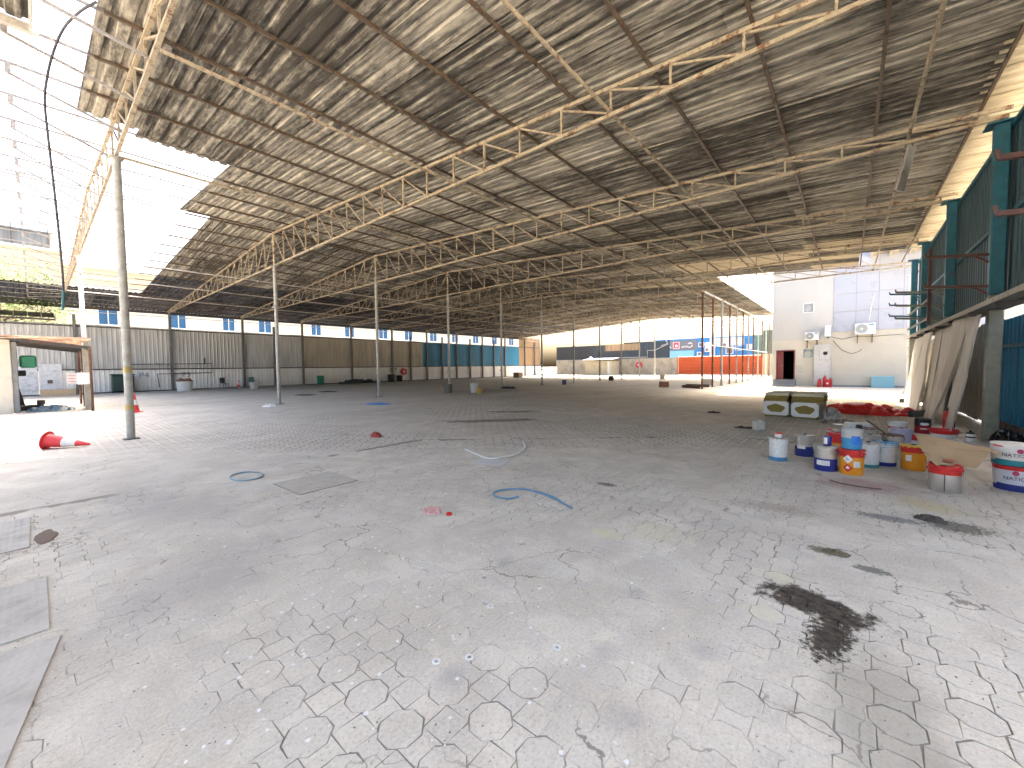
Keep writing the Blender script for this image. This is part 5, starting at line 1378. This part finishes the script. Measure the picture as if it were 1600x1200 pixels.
for k, (x, y, m, l) in enumerate(((1.95, 1.86, WHITEP, 'steel washer lying in the foreground, left of centre'), (1.52, 1.62, WHITEP, 'steel washer nearest the lower edge of the foreground'), (1.38, 1.74, WHITEP, 'steel washer left of its neighbour in the foreground'), (1.9, 1.28, WHITEP, 'small steel nut cap in the middle of the foreground'))):
    t = thing('washer', l, 'washer', (x, y, 0), 0, 'washers on the paving')
    MB().lathe([(.012, .003), (.024, .003), (.025, .009), (.012, .009)], 14, cap=(False, False)).build('ring', m, t, True)

# ------------------------------------------------------------------ lean-to shelter and hanging hose at the left
ls = thing('open_shelter', 'small open shelter with block pier and brown pipe legs at the left', 'shelter', (.4, 27, 0))
MB().bevbox(-1.45, -1.0, -1.0, .2, 0, 3.1, .02).build('block_pier', plain('pier plaster', (.62, .58, .50), .9, 0, .55, (.25, .18, .11), 1.6), ls)
MB().box(-1.0, -.86, -.95, .0, 0, 2.9).build('pier_edge', GREYS, ls)
for x, y in ((1.08, 3.4), (1.08, 1.0), (1.12, -2.5)): MB().cyl((x, y, 0), (x, y, 2.72), .045, n=8).build('leg', TRUSS_R, ls, True)
MB().bevbox(.95, 1.2, -1.75, -1.5, 0, 2.66, .01).build('timber_leg', rusty('weathered timber', (.34, .32, .27), .1), ls)
for i in range(6):
    o = rib_sheet(.98, 2.7, segs=1).build('roof_sheet', rusty('rusty sheet', (.30, .20, .12), .8), ls, loc=(-1.5, -2.6 + i * .98 + .98, 3.12)); o.rotation_euler = (0, .16, -PI / 2)
for y in (-2.5, -.8, 1.0, 2.8): MB().beam((-1.4, y, 3.02), (1.15, y, 2.66), .07, .12).build('rafter', DARKST, ls)
MB().beam((1.1, -2.6, 2.66), (1.1, 3.5, 2.66), .06, .1).build('eave_pipe', TRUSS_R, ls)
gb = thing('green_box', 'green metal box fixed to the block pier of the shelter', 'box', (-.35, 26.6, 1.75))
MB().bevbox(-.05, .42, -.25, .1, .1, .62, .06).build('box', GRNP, gb)
MB().box(-.2, -.051, -.2, .05, .2, .45).build('bracket', STEEL, gb)
eb = thing('switch_box', 'white electrical switch box strapped to the timber leg', 'switch box', (1.45, 25.1, 1.12))
MB().bevbox(-.3, .12, -.06, .1, 0, .5, .01).build('casing', WHITEP, eb)
MB().box(-.6, -.301, 0, .04, .02, .5).build('notice', P('notice', (.62, .60, .58), .6, .2), eb)
for k in range(3): MB().box(-.57, -.36, -.004, -.001, .12 + k * .12, .15 + k * .12).build('print_line', P('notice red', (.5, .1, .1), .6, 0), eb)
jk = thing('pallet_jack', 'black machine stand leaning beside the block pier', 'machine', (-.15, 27.6, 0), 0)
MB().beam((-.25, 0, .1), (-.55, 0, 1.65), .3, .2).build('column', INK, jk)
MB().bevbox(-.5, .35, -.3, .3, 0, .22, .03).build('foot', INK, jk)
MB().bevbox(-.75, -.1, -.2, .2, 1.5, 1.75, .03).build('head', INK, jk)
MB().bevbox(.15, .4, -.12, .12, .22, .42, .02).build('motor', DARKST, jk)
heap('blue_plastic', 'dark blue plastic sheet crumpled at the foot of the shelter', 'plastic sheet', .35, 26.2, .75, .7, .22, P('plastic slate', (.06, .11, .15), .35, .1), 0, 6.1, 48, 14, 1.5, .8)
hh = thing('hanging_hose', 'black hose looping down from the roof edge at the upper left', 'hose', (.85, 9.09, 7.41))
HP = [(0.85, 9.09, 7.41), (0.69, 9.43, 7.35), (0.53, 9.93, 7.26), (0.41, 10.39, 7.01), (0.33, 10.79, 6.68), (0.31, 11.13, 6.43), (0.34, 11.4, 5.81), (0.38, 11.67, 5.09), (0.41, 11.78, 4.28), (0.43, 11.92, 3.69), (0.43, 11.91, 3.25)]
o0 = Vector(HP[0])
MB().tube([p - o0 for p in spline(HP, 5)], .018, 8).build('tube', P('hose black', (.035, .035, .045), .5, .1), hh, True)
MB().tube([Vector((0.43, 11.91, 3.25)) - o0, Vector((.42, 11.93, 3.05)) - o0, Vector((.4, 11.95, 2.87)) - o0], [.026, .026, .02], 8).build('nozzle', P('nozzle teal', (.02, .12, .13), .4, .1), hh, True)
